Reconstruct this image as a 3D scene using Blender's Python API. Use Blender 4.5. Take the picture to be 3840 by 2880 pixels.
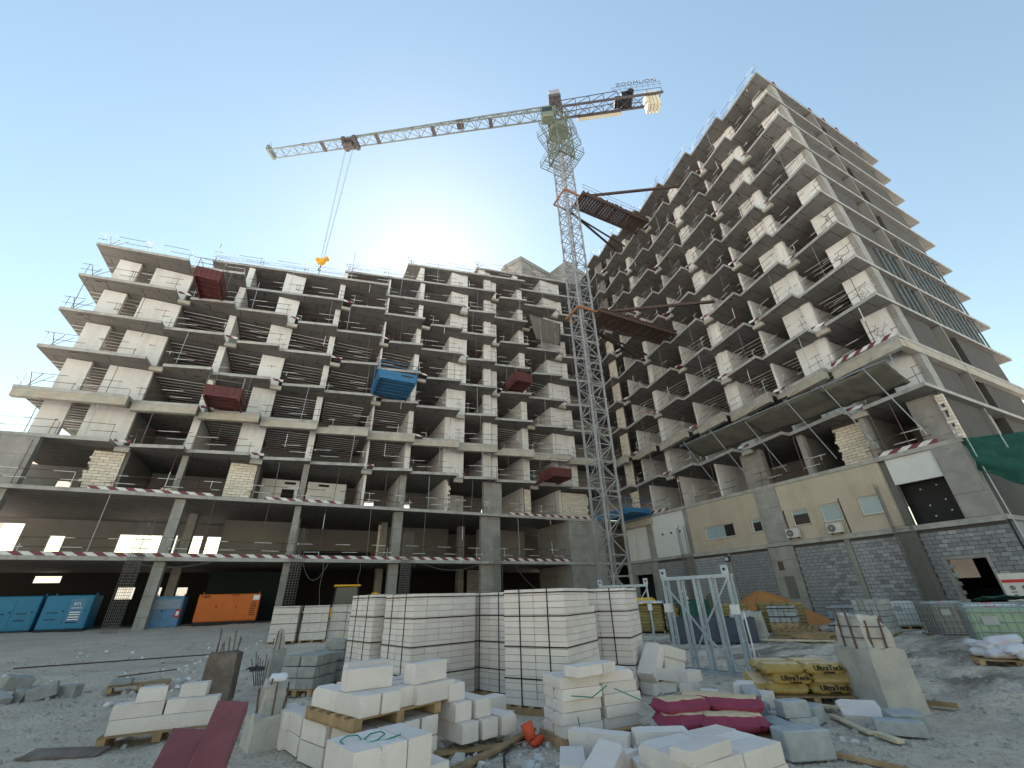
import bpy, bmesh, math, random
from mathutils import Vector, Matrix
R = math.radians
random.seed(7)
scene = bpy.context.scene
for o in list(bpy.data.objects):
    bpy.data.objects.remove(o)

# ------------------------------------------------------------------ camera, sky, sun, exposure
# World axes: X runs along the left wing's front, Y along the right wing's front, Z up, metres.
CAM_H, PITCH, ROLL, YAW, FOCAL = 1.65, R(27.354), R(-1.664), R(26.735), 14.631
fw = Vector((0, math.cos(PITCH), math.sin(PITCH)))
rt = Vector((1, 0, 0)); up = Vector((0, -math.sin(PITCH), math.cos(PITCH)))
rt, up = math.cos(ROLL) * rt + math.sin(ROLL) * up, -math.sin(ROLL) * rt + math.cos(ROLL) * up
M3 = Matrix((rt, up, -fw)).transposed()
M3 = Matrix.Rotation(-YAW, 3, 'Z') @ M3
cam = bpy.data.cameras.new('camera'); cam.sensor_width = 36; cam.sensor_fit = 'HORIZONTAL'
cam.lens = FOCAL; cam.clip_start = 0.05; cam.clip_end = 6000
cam_o = bpy.data.objects.new('camera', cam); scene.collection.objects.link(cam_o)
cam_o.matrix_world = Matrix.Translation((0, 0, CAM_H)) @ M3.to_4x4()
scene.camera = cam_o

SUN_EL, SUN_ROT = R(42.6), R(12.6)
SKY_STRENGTH, SUN_STRENGTH, EXPOSURE = 0.05, 5.0, 2.2
world = bpy.data.worlds.new('World'); scene.world = world; world.use_nodes = True
wn = world.node_tree; wn.nodes.clear()
sky = wn.nodes.new('ShaderNodeTexSky'); sky.sky_type = 'NISHITA'; sky.sun_disc = False
sky.sun_elevation = SUN_EL; sky.sun_rotation = SUN_ROT
sky.air_density = 1.6; sky.dust_density = 0.16; sky.ozone_density = 1.4; sky.altitude = 0
bg = wn.nodes.new('ShaderNodeBackground'); bg.inputs[1].default_value = SKY_STRENGTH
wo = wn.nodes.new('ShaderNodeOutputWorld')
SKY_TINT = (1.03, 0.98, 0.84)   # white balance of the whole sky
tint = wn.nodes.new('ShaderNodeVectorMath'); tint.operation = 'MULTIPLY'; tint.inputs[1].default_value = SKY_TINT
wn.links.new(sky.outputs[0], tint.inputs[0]); wn.links.new(tint.outputs[0], bg.inputs[0]); wn.links.new(bg.outputs[0], wo.inputs[0])
sl = bpy.data.lights.new('sun', 'SUN'); sl.energy = SUN_STRENGTH; sl.angle = R(0.53); sl.color = (1.0, 0.985, 0.97)
sun_o = bpy.data.objects.new('sun', sl); scene.collection.objects.link(sun_o)
sd = Vector((math.sin(SUN_ROT) * math.cos(SUN_EL), math.cos(SUN_ROT) * math.cos(SUN_EL), math.sin(SUN_EL)))
sun_o.rotation_euler = sd.to_track_quat('Z', 'Y').to_euler(); sun_o.location = (0, 0, 80)
vs = scene.view_settings; vs.view_transform = 'Standard'; vs.look = 'None'; vs.exposure = EXPOSURE; vs.gamma = 1.0
vs.use_curve_mapping = False
scene.render.engine = 'CYCLES'
cy = scene.cycles; cy.use_denoising = True; cy.max_bounces = 7; cy.diffuse_bounces = 5; cy.glossy_bounces = 3
cy.transmission_bounces = 4; cy.transparent_max_bounces = 8; cy.caustics_reflective = False; cy.caustics_refractive = False
cy.sample_clamp_indirect = 6

# ------------------------------------------------------------------ materials (all procedural)
MATS = {}
def mat(name, col, rough=0.85, var=0.12, scale=2.0, stain=0.0, stain_col=(0.1, 0.09, 0.08), stain_scale=0.5, stain_z=0.35,
        rand=0.06, bump=0.0, bscale=30.0, metal=0.0, seam=None, seam_col=None, spec=0.3, pit=0.0, mark=0.0):
    """Base colour with noise mottling, run-off stains of their own shape, per-object tint and optional panel seams."""
    m = bpy.data.materials.new(name); m.use_nodes = True; nt = m.node_tree; N = nt.nodes; L = nt.links
    b = N['Principled BSDF']; b.inputs['Roughness'].default_value = rough; b.inputs['Metallic'].default_value = metal
    b.inputs['Specular IOR Level'].default_value = spec
    geo = N.new('ShaderNodeNewGeometry'); oi = N.new('ShaderNodeObjectInfo')
    n1 = N.new('ShaderNodeTexNoise'); n1.inputs['Scale'].default_value = scale; n1.inputs['Detail'].default_value = 5
    n1.inputs['Roughness'].default_value = 0.65
    L.new(geo.outputs['Position'], n1.inputs['Vector'])
    mr = N.new('ShaderNodeMapRange'); mr.inputs[1].default_value = 0.3; mr.inputs[2].default_value = 0.7
    mr.inputs[3].default_value = 1 - var; mr.inputs[4].default_value = 1 + var
    L.new(n1.outputs[0], mr.inputs[0])
    ra = N.new('ShaderNodeMapRange'); ra.inputs[3].default_value = 1 - rand; ra.inputs[4].default_value = 1 + rand
    L.new(oi.outputs['Random'], ra.inputs[0])
    mu = N.new('ShaderNodeMath'); mu.operation = 'MULTIPLY'; L.new(mr.outputs[0], mu.inputs[0]); L.new(ra.outputs[0], mu.inputs[1])
    vm = N.new('ShaderNodeVectorMath'); vm.operation = 'SCALE'; vm.inputs[0].default_value = col[:3]
    L.new(mu.outputs[0], vm.inputs['Scale'])
    cur = vm.outputs[0]
    def mix(fac, c2, cur):
        mx = N.new('ShaderNodeMix'); mx.data_type = 'RGBA'
        L.new(fac, mx.inputs['Factor']); L.new(cur, mx.inputs['A']); mx.inputs['B'].default_value = (*c2, 1)
        return mx.outputs['Result']
    if stain > 0:
        mp = N.new('ShaderNodeMapping'); mp.inputs['Scale'].default_value = (1, 1, stain_z); L.new(geo.outputs['Position'], mp.inputs[0])
        n2 = N.new('ShaderNodeTexNoise'); n2.inputs['Scale'].default_value = stain_scale; n2.inputs['Detail'].default_value = 8
        n2.inputs['Roughness'].default_value = 0.7; L.new(mp.outputs[0], n2.inputs['Vector'])
        m2 = N.new('ShaderNodeMapRange'); m2.inputs[1].default_value = 0.48; m2.inputs[2].default_value = 0.72
        m2.inputs[3].default_value = 0; m2.inputs[4].default_value = stain; L.new(n2.outputs[0], m2.inputs[0])
        cur = mix(m2.outputs[0], stain_col, cur)
    if seam:
        bt = N.new('ShaderNodeTexBrick'); bt.inputs['Color1'].default_value = bt.inputs['Color2'].default_value = (0, 0, 0, 1)
        bt.inputs['Mortar'].default_value = (1, 1, 1, 1); bt.inputs['Scale'].default_value = 1
        bt.inputs['Mortar Size'].default_value = seam[2]; bt.inputs['Mortar Smooth'].default_value = 0.3
        bt.inputs['Brick Width'].default_value = seam[0]; bt.inputs['Row Height'].default_value = seam[1]
        if len(seam) > 3:                                    # joints of wall shutters: run with the wall, stacked in height
            sx = N.new('ShaderNodeSeparateXYZ'); L.new(geo.outputs['Position'], sx.inputs[0]); sa = N.new('ShaderNodeMath'); sa.operation = 'ADD'
            L.new(sx.outputs[0], sa.inputs[0]); L.new(sx.outputs[1], sa.inputs[1]); cx = N.new('ShaderNodeCombineXYZ'); L.new(sa.outputs[0], cx.inputs[0]); L.new(sx.outputs[2], cx.inputs[1])
            L.new(cx.outputs[0], bt.inputs['Vector'])
        else: L.new(geo.outputs['Position'], bt.inputs['Vector'])
        n3 = N.new('ShaderNodeTexNoise'); n3.inputs['Scale'].default_value = 1.3; L.new(geo.outputs['Position'], n3.inputs['Vector'])
        m3 = N.new('ShaderNodeMapRange'); m3.inputs[1].default_value = 0.36; m3.inputs[2].default_value = 0.52
        m3.inputs[4].default_value = 0.85; L.new(n3.outputs[0], m3.inputs[0])
        ms = N.new('ShaderNodeMath'); ms.operation = 'MULTIPLY'; L.new(bt.outputs['Color'], ms.inputs[0]); L.new(m3.outputs[0], ms.inputs[1])
        cur = mix(ms.outputs[0], seam_col or (0.05, 0.045, 0.04), cur)
    if mark > 0:                                             # chalked and stamped dark marks
        mp2 = N.new('ShaderNodeMapping'); mp2.inputs['Scale'].default_value = (0.5, 2.2, 1); mp2.inputs['Rotation'].default_value = (0, 0, 0.6); L.new(geo.outputs['Position'], mp2.inputs[0])
        n5 = N.new('ShaderNodeTexNoise'); n5.inputs['Scale'].default_value = 1.7; n5.inputs['Detail'].default_value = 3; L.new(mp2.outputs[0], n5.inputs['Vector'])
        m5 = N.new('ShaderNodeMapRange'); m5.inputs[1].default_value = 0.66; m5.inputs[2].default_value = 0.70; m5.inputs[4].default_value = mark; L.new(n5.outputs[0], m5.inputs[0])
        cur = mix(m5.outputs[0], (0.03, 0.03, 0.035), cur)
    if pit > 0:
        vo = N.new('ShaderNodeTexVoronoi'); vo.inputs['Scale'].default_value = 9; L.new(geo.outputs['Position'], vo.inputs['Vector'])
        mv = N.new('ShaderNodeMapRange'); mv.inputs[1].default_value = 0.16; mv.inputs[2].default_value = 0.05
        mv.inputs[4].default_value = pit; L.new(vo.outputs['Distance'], mv.inputs[0])
        cur = mix(mv.outputs[0], (0.04, 0.035, 0.03), cur)
    L.new(cur, b.inputs['Base Color'])
    if bump > 0:
        n4 = N.new('ShaderNodeTexNoise'); n4.inputs['Scale'].default_value = bscale; n4.inputs['Detail'].default_value = 4
        L.new(geo.outputs['Position'], n4.inputs['Vector'])
        bp = N.new('ShaderNodeBump'); bp.inputs['Strength'].default_value = bump; bp.inputs['Distance'].default_value = 0.02
        L.new(n4.outputs[0], bp.inputs['Height']); L.new(bp.outputs[0], b.inputs['Normal'])
    MATS[name] = m
    return m

def stripe_mat(name, c1, c2, period, slant=1.0, duty=0.5, rough=0.5):
    """Painted bands: the print on barrier tubes and boards."""
    m = bpy.data.materials.new(name); m.use_nodes = True; N = m.node_tree.nodes; L = m.node_tree.links
    b = N['Principled BSDF']; b.inputs['Roughness'].default_value = rough
    g = N.new('ShaderNodeNewGeometry'); s = N.new('ShaderNodeSeparateXYZ'); L.new(g.outputs['Position'], s.inputs[0])
    a = N.new('ShaderNodeMath'); a.operation = 'ADD'; L.new(s.outputs[0], a.inputs[0]); L.new(s.outputs[1], a.inputs[1])
    z = N.new('ShaderNodeMath'); z.operation = 'MULTIPLY_ADD'; L.new(s.outputs[2], z.inputs[0]); z.inputs[1].default_value = slant
    L.new(a.outputs[0], z.inputs[2])
    d = N.new('ShaderNodeMath'); d.operation = 'DIVIDE'; L.new(z.outputs[0], d.inputs[0]); d.inputs[1].default_value = period
    f = N.new('ShaderNodeMath'); f.operation = 'FRACT'; L.new(d.outputs[0], f.inputs[0])
    gt = N.new('ShaderNodeMath'); gt.operation = 'GREATER_THAN'; L.new(f.outputs[0], gt.inputs[0]); gt.inputs[1].default_value = duty
    n = N.new('ShaderNodeTexNoise'); n.inputs['Scale'].default_value = 4; L.new(g.outputs['Position'], n.inputs['Vector'])
    mr = N.new('ShaderNodeMapRange'); mr.inputs[1].default_value = 0.3; mr.inputs[2].default_value = 0.7
    mr.inputs[3].default_value = 0.75; mr.inputs[4].default_value = 1.05; L.new(n.outputs[0], mr.inputs[0])
    mx = N.new('ShaderNodeMix'); mx.data_type = 'RGBA'; L.new(gt.outputs[0], mx.inputs['Factor'])
    mx.inputs['A'].default_value = (*c1, 1); mx.inputs['B'].default_value = (*c2, 1)
    sc = N.new('ShaderNodeVectorMath'); sc.operation = 'SCALE'; L.new(mx.outputs['Result'], sc.inputs[0]); L.new(mr.outputs[0], sc.inputs['Scale'])
    L.new(sc.outputs[0], b.inputs['Base Color'])
    MATS[name] = m
    return m

def glass_mat(name, col, rough=0.08, alpha=1.0):
    m = bpy.data.materials.new(name); m.use_nodes = True; b = m.node_tree.nodes['Principled BSDF']
    b.inputs['Base Color'].default_value = (*col, 1); b.inputs['Roughness'].default_value = rough
    b.inputs['Specular IOR Level'].default_value = 0.8; b.inputs['Alpha'].default_value = alpha
    MATS[name] = m
    return m

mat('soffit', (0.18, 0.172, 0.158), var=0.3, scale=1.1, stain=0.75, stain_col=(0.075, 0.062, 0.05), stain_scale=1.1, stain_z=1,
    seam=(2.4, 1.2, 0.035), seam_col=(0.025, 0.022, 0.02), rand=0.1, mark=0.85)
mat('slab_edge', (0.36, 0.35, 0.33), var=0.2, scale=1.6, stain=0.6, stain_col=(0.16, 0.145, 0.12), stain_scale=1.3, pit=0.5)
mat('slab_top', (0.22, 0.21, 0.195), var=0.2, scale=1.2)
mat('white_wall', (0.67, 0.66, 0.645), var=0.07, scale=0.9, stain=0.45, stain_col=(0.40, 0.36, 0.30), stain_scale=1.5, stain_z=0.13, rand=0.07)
mat('concrete', (0.29, 0.28, 0.262), var=0.2, scale=1.0, stain=0.55, stain_col=(0.15, 0.138, 0.12), stain_scale=0.55, pit=0.5, rand=0.08, seam=(2.4, 1.22, 0.014, True), seam_col=(0.1, 0.09, 0.08))
mat('concrete_beam', (0.38, 0.36, 0.31), var=0.18, scale=1.4, stain=0.5, stain_col=(0.42, 0.25, 0.12), stain_scale=0.9, stain_z=2.5, pit=0.5)
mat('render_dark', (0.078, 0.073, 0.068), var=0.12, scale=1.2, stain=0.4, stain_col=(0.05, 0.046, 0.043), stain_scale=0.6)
mat('plaster_dark', (0.15, 0.142, 0.132), var=0.1, scale=1.2, stain=0.35, stain_col=(0.13, 0.12, 0.11), stain_scale=0.6)
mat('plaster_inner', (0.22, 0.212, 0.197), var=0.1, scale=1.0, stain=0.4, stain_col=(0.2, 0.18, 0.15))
mat('plaster_tan', (0.46, 0.40, 0.315), var=0.07, scale=1.2, stain=0.5, stain_col=(0.33, 0.26, 0.18), stain_scale=1.1, stain_z=0.2)
mat('panel_white', (0.62, 0.63, 0.62), var=0.05, scale=1.5, stain=0.25, stain_col=(0.45, 0.44, 0.42))
mat('mortar', (0.075, 0.07, 0.065), var=0.15, scale=5)
mat('mortar_light', (0.33, 0.30, 0.26), var=0.15, scale=5)
mat('cream_block', (0.70, 0.63, 0.53), var=0.10, scale=6, rand=0.12)
mat('grey_block', (0.25, 0.255, 0.268), var=0.2, scale=5, rand=0.28, bump=0.3)
mat('aac', (0.73, 0.655, 0.61), var=0.05, scale=3, stain=0.4, stain_col=(0.46, 0.42, 0.39), stain_scale=3.2, stain_z=1, rand=0.07, bump=0.3, bscale=60, pit=0.12)
mat('aac_core', (0.74, 0.69, 0.66), var=0.06, scale=6, bump=0.4, bscale=50)
mat('strap', (0.012, 0.013, 0.018), rough=0.45, var=0.05)
mat('cement_block', (0.34, 0.335, 0.32), var=0.2, scale=7, rand=0.14, bump=0.4, bscale=50)
mat('cement_block_blue', (0.32, 0.335, 0.345), var=0.18, scale=7, rand=0.12, bump=0.4, bscale=50)
mat('wood', (0.36, 0.24, 0.13), var=0.3, scale=5, rand=0.25, stain=0.5, stain_col=(0.18, 0.12, 0.07), stain_scale=2, bump=0.3, bscale=25)
mat('wood_pale', (0.55, 0.46, 0.33), var=0.2, scale=6, rand=0.15, bump=0.3, bscale=25)
mat('steel_mast', (0.30, 0.305, 0.315), rough=0.55, var=0.12, scale=2, metal=0.25, stain=0.35, stain_col=(0.2, 0.16, 0.13), stain_scale=1.2)
mat('ballast', (0.50, 0.45, 0.34), var=0.1, scale=3)
mat('steel_green', (0.16, 0.18, 0.14), rough=0.5, var=0.12, scale=2, metal=0.1)
mat('steel_jib', (0.20, 0.22, 0.21), rough=0.5, var=0.12, scale=2, metal=0.2)
mat('steel_grey_dark', (0.10, 0.085, 0.085), rough=0.6, var=0.2, scale=3, metal=0.3)
mat('galv', (0.34, 0.385, 0.43), rough=0.5, var=0.15, scale=6, metal=0.35, stain=0.3, stain_col=(0.62, 0.66, 0.7), stain_scale=3)
mat('rust_steel', (0.075, 0.048, 0.04), rough=0.8, var=0.35, scale=4, stain=0.4, stain_col=(0.05, 0.035, 0.03))
mat('rust_deck', (0.12, 0.085, 0.062), rough=0.85, var=0.3, scale=5, stain=0.4, stain_col=(0.07, 0.045, 0.03))
mat('rebar', (0.13, 0.085, 0.07), rough=0.8, var=0.25, scale=6)
mat('rebar_grey', (0.16, 0.155, 0.15), rough=0.8, var=0.2, scale=6)
mat('orange_steel', (0.30, 0.13, 0.06), rough=0.5, var=0.15, scale=3)
mat('yellow_paint', (0.68, 0.36, 0.02), rough=0.45, var=0.1, scale=3, stain=0.3, stain_col=(0.25, 0.17, 0.08), stain_scale=2)
mat('blue_platform', (0.04, 0.15, 0.29), rough=0.5, var=0.15, scale=3, stain=0.2, stain_col=(0.03, 0.08, 0.16))
mat('red_platform', (0.105, 0.034, 0.034), rough=0.6, var=0.2, scale=3, stain=0.4, stain_col=(0.13, 0.035, 0.035))
mat('blue_gen', (0.015, 0.17, 0.31), rough=0.4, var=0.1, scale=3, stain=0.3, stain_col=(0.03, 0.12, 0.2), stain_scale=1.2)
mat('blue_gen_old', (0.09, 0.20, 0.35), rough=0.55, var=0.15, scale=3, stain=0.4, stain_col=(0.2, 0.24, 0.27), stain_scale=1.5)
mat('orange_gen', (0.55, 0.12, 0.015), rough=0.45, var=0.1, scale=3, stain=0.35, stain_col=(0.5, 0.14, 0.03), stain_scale=1.2)
mat('black', (0.015, 0.015, 0.016), rough=0.6, var=0.1)
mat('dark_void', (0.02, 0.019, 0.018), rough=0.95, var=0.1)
mat('white_paint', (0.58, 0.58, 0.58), rough=0.5, var=0.06)
mat('print_dark', (0.03, 0.025, 0.02), rough=0.7, var=0.05)
mat('print_white', (0.75, 0.77, 0.78), rough=0.6, var=0.05)
mat('print_red', (0.5, 0.04, 0.04), rough=0.6, var=0.05)
mat('maroon_steel', (0.155, 0.042, 0.047), rough=0.55, var=0.15, scale=5, stain=0.35, stain_col=(0.24, 0.10, 0.10), stain_scale=2.5, bump=0.2, bscale=40)
mat('tarp_olive', (0.12, 0.117, 0.098), rough=0.9, var=0.15, scale=2, stain=0.3, stain_col=(0.2, 0.18, 0.13), stain_scale=1)
mat('net_green', (0.012, 0.065, 0.048), rough=0.85, var=0.2, scale=2, stain=0.3, stain_col=(0.08, 0.2, 0.16), stain_scale=1.5)
mat('tarp_green_dark', (0.008, 0.017, 0.015), rough=0.85, var=0.2, scale=2)
mat('bag_yellow', (0.40, 0.27, 0.085), rough=0.8, var=0.2, scale=8, stain=0.55, stain_col=(0.56, 0.43, 0.27), stain_scale=4, rand=0.12, bump=0.8, bscale=11)
mat('bag_kraft', (0.60, 0.45, 0.28), rough=0.85, var=0.12, scale=8, rand=0.1, bump=0.35, bscale=18)
mat('bag_pink', (0.27, 0.042, 0.078), rough=0.7, var=0.15, scale=8, rand=0.1, bump=0.35, bscale=18)
mat('bag_old', (0.27, 0.20, 0.085), rough=0.85, var=0.2, scale=6, rand=0.2)
mat('bag_white', (0.68, 0.66, 0.67), rough=0.75, var=0.15, scale=6, stain=0.5, stain_col=(0.5, 0.12, 0.2), stain_scale=3, stain_z=1, bump=0.4, bscale=15)
mat('ibc_white', (0.62, 0.64, 0.62), rough=0.45, var=0.08, scale=2)
mat('ibc_green', (0.30, 0.42, 0.29), rough=0.4, var=0.12, scale=2, stain=0.3, stain_col=(0.4, 0.48, 0.38))
mat('ibc_brown', (0.22, 0.19, 0.165), rough=0.5, var=0.25, scale=2)
mat('cage', (0.32, 0.34, 0.35), rough=0.5, var=0.1, metal=0.4)
mat('sand_orange', (0.40, 0.17, 0.055), rough=0.95, var=0.12, scale=3, bump=0.5, bscale=20)
mat('rubble_white', (0.66, 0.63, 0.60), rough=0.9, var=0.15, scale=4, rand=0.2)
mat('stud_metal', (0.20, 0.225, 0.23), rough=0.4, var=0.1, metal=0.5)
mat('ceiling_channel', (0.55, 0.54, 0.51), rough=0.35, var=0.06, metal=0.25)
mat('skin', (0.22, 0.12, 0.08), rough=0.6, var=0.05)
mat('cloth_navy', (0.03, 0.04, 0.07), rough=0.9, var=0.1)
mat('hi_vis', (0.55, 0.60, 0.55), rough=0.8, var=0.1)
mat('helmet', (0.80, 0.42, 0.01), rough=0.4, var=0.03)
mat('rubber', (0.03, 0.03, 0.03), rough=0.8, var=0.15)
mat('boot_orange', (0.62, 0.09, 0.04), rough=0.6, var=0.1)
mat('distant_white', (0.74, 0.71, 0.64), var=0.04)
mat('ac_white', (0.58, 0.56, 0.52), rough=0.5, var=0.08)
mat('cloth_green', (0.03, 0.22, 0.16), rough=0.8, var=0.15)
stripe_mat('barrier_tube', (0.085, 0.022, 0.028), (0.72, 0.71, 0.69), 2.8, slant=1.0, duty=0.6)
stripe_mat('toe_board', (0.17, 0.022, 0.035), (0.68, 0.68, 0.67), 1.0, slant=1.6, duty=0.5)
glass_mat('window_glass', (0.30, 0.38, 0.40), 0.25)
glass_mat('window_dark', (0.012, 0.012, 0.014), 0.3)
glass_mat('cab_glass', (0.015, 0.022, 0.02), 0.35)

# ------------------------------------------------------------------ mesh and object helpers
COL = scene.collection
class MB:
    """Collects shapes; build() links them as ONE mesh object."""
    def __init__(s): s.v = []; s.f = []; s.m = []
    def add(s, vs, fs, m=0):
        k = len(s.v); s.v += [tuple(v) for v in vs]
        for f in fs:
            s.f.append([k + i for i in f]); s.m.append(m)
        return s
    def box(s, x0, x1, y0, y1, z0, z1, m=0):
        return s.add([(x0, y0, z0), (x1, y0, z0), (x1, y1, z0), (x0, y1, z0), (x0, y0, z1), (x1, y0, z1), (x1, y1, z1), (x0, y1, z1)],
                     [(0, 3, 2, 1), (4, 5, 6, 7), (0, 1, 5, 4), (1, 2, 6, 5), (2, 3, 7, 6), (3, 0, 4, 7)], m)
    def cbox(s, sx, sy, sz, mtx=None, m=0, c=(0, 0, 0)):
        n = len(s.v)
        s.box(c[0] - sx / 2, c[0] + sx / 2, c[1] - sy / 2, c[1] + sy / 2, c[2] - sz / 2, c[2] + sz / 2, m)
        if mtx is not None:
            for i in range(n, len(s.v)): s.v[i] = tuple(mtx @ Vector(s.v[i]))
        return s
    def bevel_box(s, sx, sy, sz, b=0.01, m=0, mtx=None, jit=0.0, rnd=None):
        """box standing on z=0 with chamfered edges"""
        hx, hy = sx / 2, sy / 2; vs = []
        for (z, e) in ((0, b), (b, 0), (sz - b, 0), (sz, b)):
            for (x, y, dx, dy) in ((-hx, -hy, 1, 1), (hx, -hy, -1, 1), (hx, hy, -1, -1), (-hx, hy, 1, -1)):
                j = (lambda: rnd.uniform(-jit, jit)) if rnd else (lambda: 0)
                vs.append((x + dx * (e + b) + j(), y + dy * e + j(), z + j())); vs.append((x + dx * e + j(), y + dy * (e + b) + j(), z + j()))
        order = [1, 0, 2, 3, 5, 4, 6, 7]
        rings = [[k * 8 + i for i in order] for k in range(4)]
        fs = [tuple(reversed(rings[0])), tuple(rings[3])]
        for a, c in zip(rings, rings[1:]):
            for i in range(8): fs.append((a[i], a[(i + 1) % 8], c[(i + 1) % 8], c[i]))
        if mtx is not None: vs = [tuple(mtx @ Vector(v)) for v in vs]
        return s.add(vs, fs, m)
    def prism(s, poly, z0, z1, mside=0, mbot=0, mtop=0):
        n = len(poly); k = len(s.v)
        s.v += [(x, y, z0) for x, y in poly] + [(x, y, z1) for x, y in poly]
        s.f.append([k + i for i in reversed(range(n))]); s.m.append(mbot)
        s.f.append([k + n + i for i in range(n)]); s.m.append(mtop)
        for i in range(n):
            j = (i + 1) % n; s.f.append([k + i, k + j, k + n + j, k + n + i]); s.m.append(mside)
        return s
    def tube(s, p, q, r, n=6, m=0, r2=None):
        p, q = Vector(p), Vector(q); d = q - p
        if d.length < 1e-6: return s
        z = d.normalized(); x = z.orthogonal().normalized(); y = z.cross(x); k = len(s.v); r2 = r if r2 is None else r2
        for (c, rr) in ((p, r), (q, r2)):
            for i in range(n):
                a = 2 * math.pi * i / n; s.v.append(tuple(c + rr * (math.cos(a) * x + math.sin(a) * y)))
        for i in range(n):
            j = (i + 1) % n; s.f.append([k + i, k + j, k + n + j, k + n + i]); s.m.append(m)
        s.f.append([k + i for i in reversed(range(n))]); s.m.append(m)
        s.f.append([k + n + i for i in range(n)]); s.m.append(m)
        return s
    def bar(s, p, q, w, h, m=0, upv=(0, 0, 1)):
        """rectangular bar from p to q"""
        p, q = Vector(p), Vector(q); d = (q - p); z = d.normalized(); u = Vector(upv)
        if abs(z.dot(u)) > 0.98: u = Vector((1, 0, 0))
        x = z.cross(u).normalized(); y = x.cross(z); k = []
        vs = []
        for c in (p, q):
            for a, b in ((-1, -1), (1, -1), (1, 1), (-1, 1)): vs.append(c + x * a * w / 2 + y * b * h / 2)
        return s.add(vs, [(3, 2, 1, 0), (4, 5, 6, 7), (0, 1, 5, 4), (1, 2, 6, 5), (2, 3, 7, 6), (3, 0, 4, 7)], m)
    def path(s, pts, r, n=6, m=0):
        for a, b in zip(pts, pts[1:]): s.tube(a, b, r, n, m)
        return s
    def mesh(s, name, mats, smooth=False):
        me = bpy.data.meshes.new(name); me.from_pydata(s.v, [], s.f)
        for mm in (mats if isinstance(mats, (list, tuple)) else [mats]): me.materials.append(MATS[mm])
        if any(s.m): me.polygons.foreach_set('material_index', s.m)
        if smooth: me.polygons.foreach_set('use_smooth', [True] * len(s.f))
        me.update(); return me
    def build(s, name, mats, parent=None, smooth=False, kind=None, label=None, loc=None):
        return obj(name, s.mesh(name, mats, smooth), parent, kind, label, loc)
def obj(name, me, parent=None, kind=None, label=None, loc=None, mtx=None):
    o = bpy.data.objects.new(name, me); COL.objects.link(o)
    if parent is not None: o.parent = parent
    if loc is not None: o.location = loc
    if mtx is not None: o.matrix_local = mtx
    if kind: o['kind'] = kind
    if label: o['label'] = label
    return o
def tag(o, label, cat, group=None):
    o['label'] = label; o['category'] = cat
    if group: o['group'] = group
    return o
def thing(name, label, cat, loc=(0, 0, 0), rz=0, group=None):
    o = bpy.data.objects.new(name, None); COL.objects.link(o); o.empty_display_size = 0.3
    o.location = loc; o.rotation_euler = (0, 0, rz)
    return tag(o, label, cat, group)
def struct(o):
    o['kind'] = 'structure'; return o
def copy_tree(o, loc=None, rz=None, label=None, parent=None):
    c = o.copy(); COL.objects.link(c); c.parent = parent
    if loc is not None: c.location = loc
    if rz is not None: c.rotation_euler = (0, 0, rz)
    if label: c['label'] = label
    for ch in list(o.children): copy_tree(ch, parent=c)
    return c
def text_mesh(txt, size, depth, align='CENTER'):
    cu = bpy.data.curves.new('lettering', 'FONT'); cu.body = txt; cu.size = size; cu.extrude = depth; cu.align_x = align; cu.align_y = 'CENTER'
    o = bpy.data.objects.new('lettering', cu); COL.objects.link(o)
    dg = bpy.context.evaluated_depsgraph_get(); me = bpy.data.meshes.new_from_object(o.evaluated_get(dg))
    bpy.data.objects.remove(o); return me
def lettering(name, txt, size, mtx, material, parent, depth=0.004):
    me = text_mesh(txt, size, depth); me.materials.clear(); me.materials.append(MATS[material])
    return obj(name, me, parent, mtx=mtx)
def frame_mtx(o, x, y):
    """matrix with local X along x, local Y along y"""
    x = Vector(x).normalized(); y = Vector(y); y = (y - x * y.dot(x)).normalized(); z = x.cross(y)
    return Matrix.Translation(o) @ Matrix((x, y, z)).transposed().to_4x4()
# ------------------------------------------------------------------ ground
from mathutils import noise as mnoise
def sstep(a, b, x):
    t = min(1, max(0, (x - a) / (b - a))); return t * t * (3 - 2 * t)
def gh(x, y):
    """ground height: level yard, a low bank in front of the left wing, tyre ruts on the right"""
    h = 0.42 * sstep(22, 35, y) * (1 - sstep(14, 24, x)) + 0.25 * sstep(36, 40, y)
    d = math.hypot(x, y)
    if d < 75:
        n = mnoise.noise((x * 0.35, y * 0.35, 0)) * 0.08 + mnoise.noise((x * 1.3, y * 1.3, 3)) * 0.06 + mnoise.noise((x * 3.7, y * 3.7, 7)) * 0.035
        near = 1 - 0.75 * sstep(-1, .5, x) * (1 - sstep(8.5, 10, x)) * (1 - sstep(9, 11, y))
        h += n * near - 0.015
        w = sstep(9.5, 12, x) * (1 - sstep(24, 28, x)) * sstep(0, 2.5, y) * (1 - sstep(9.5, 12, y))
        if w > 0:
            t = y + 0.45 * x + 0.5 * mnoise.noise((x * 0.3, y * 0.2, 11))
            h += w * (0.075 * math.sin(t * 4.4) + 0.07 * mnoise.noise((x * 1.5, y * 6, 4)))
    return h
def axis(lo, hi, dense0, dense1, fine, mid):
    a = [lo, lo * 0.4, lo * 0.15]
    x = -55.0
    out = [v for v in (-4000, -1500, -600, -250, -120, -80)]
    while x < 75:
        out.append(round(x, 3)); x += fine if dense0 <= x < dense1 else mid
    return out + [90, 130, 260, 600, 1500, 4000]
gx = axis(-4000, 4000, -6, 18, 0.16, 0.9); gy = axis(-4000, 4000, 2.5, 22, 0.16, 0.9)
gb = MB(); nx = len(gx)
for yy in gy:
    for xx in gx: gb.v.append((xx, yy, gh(xx, yy)))
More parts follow.
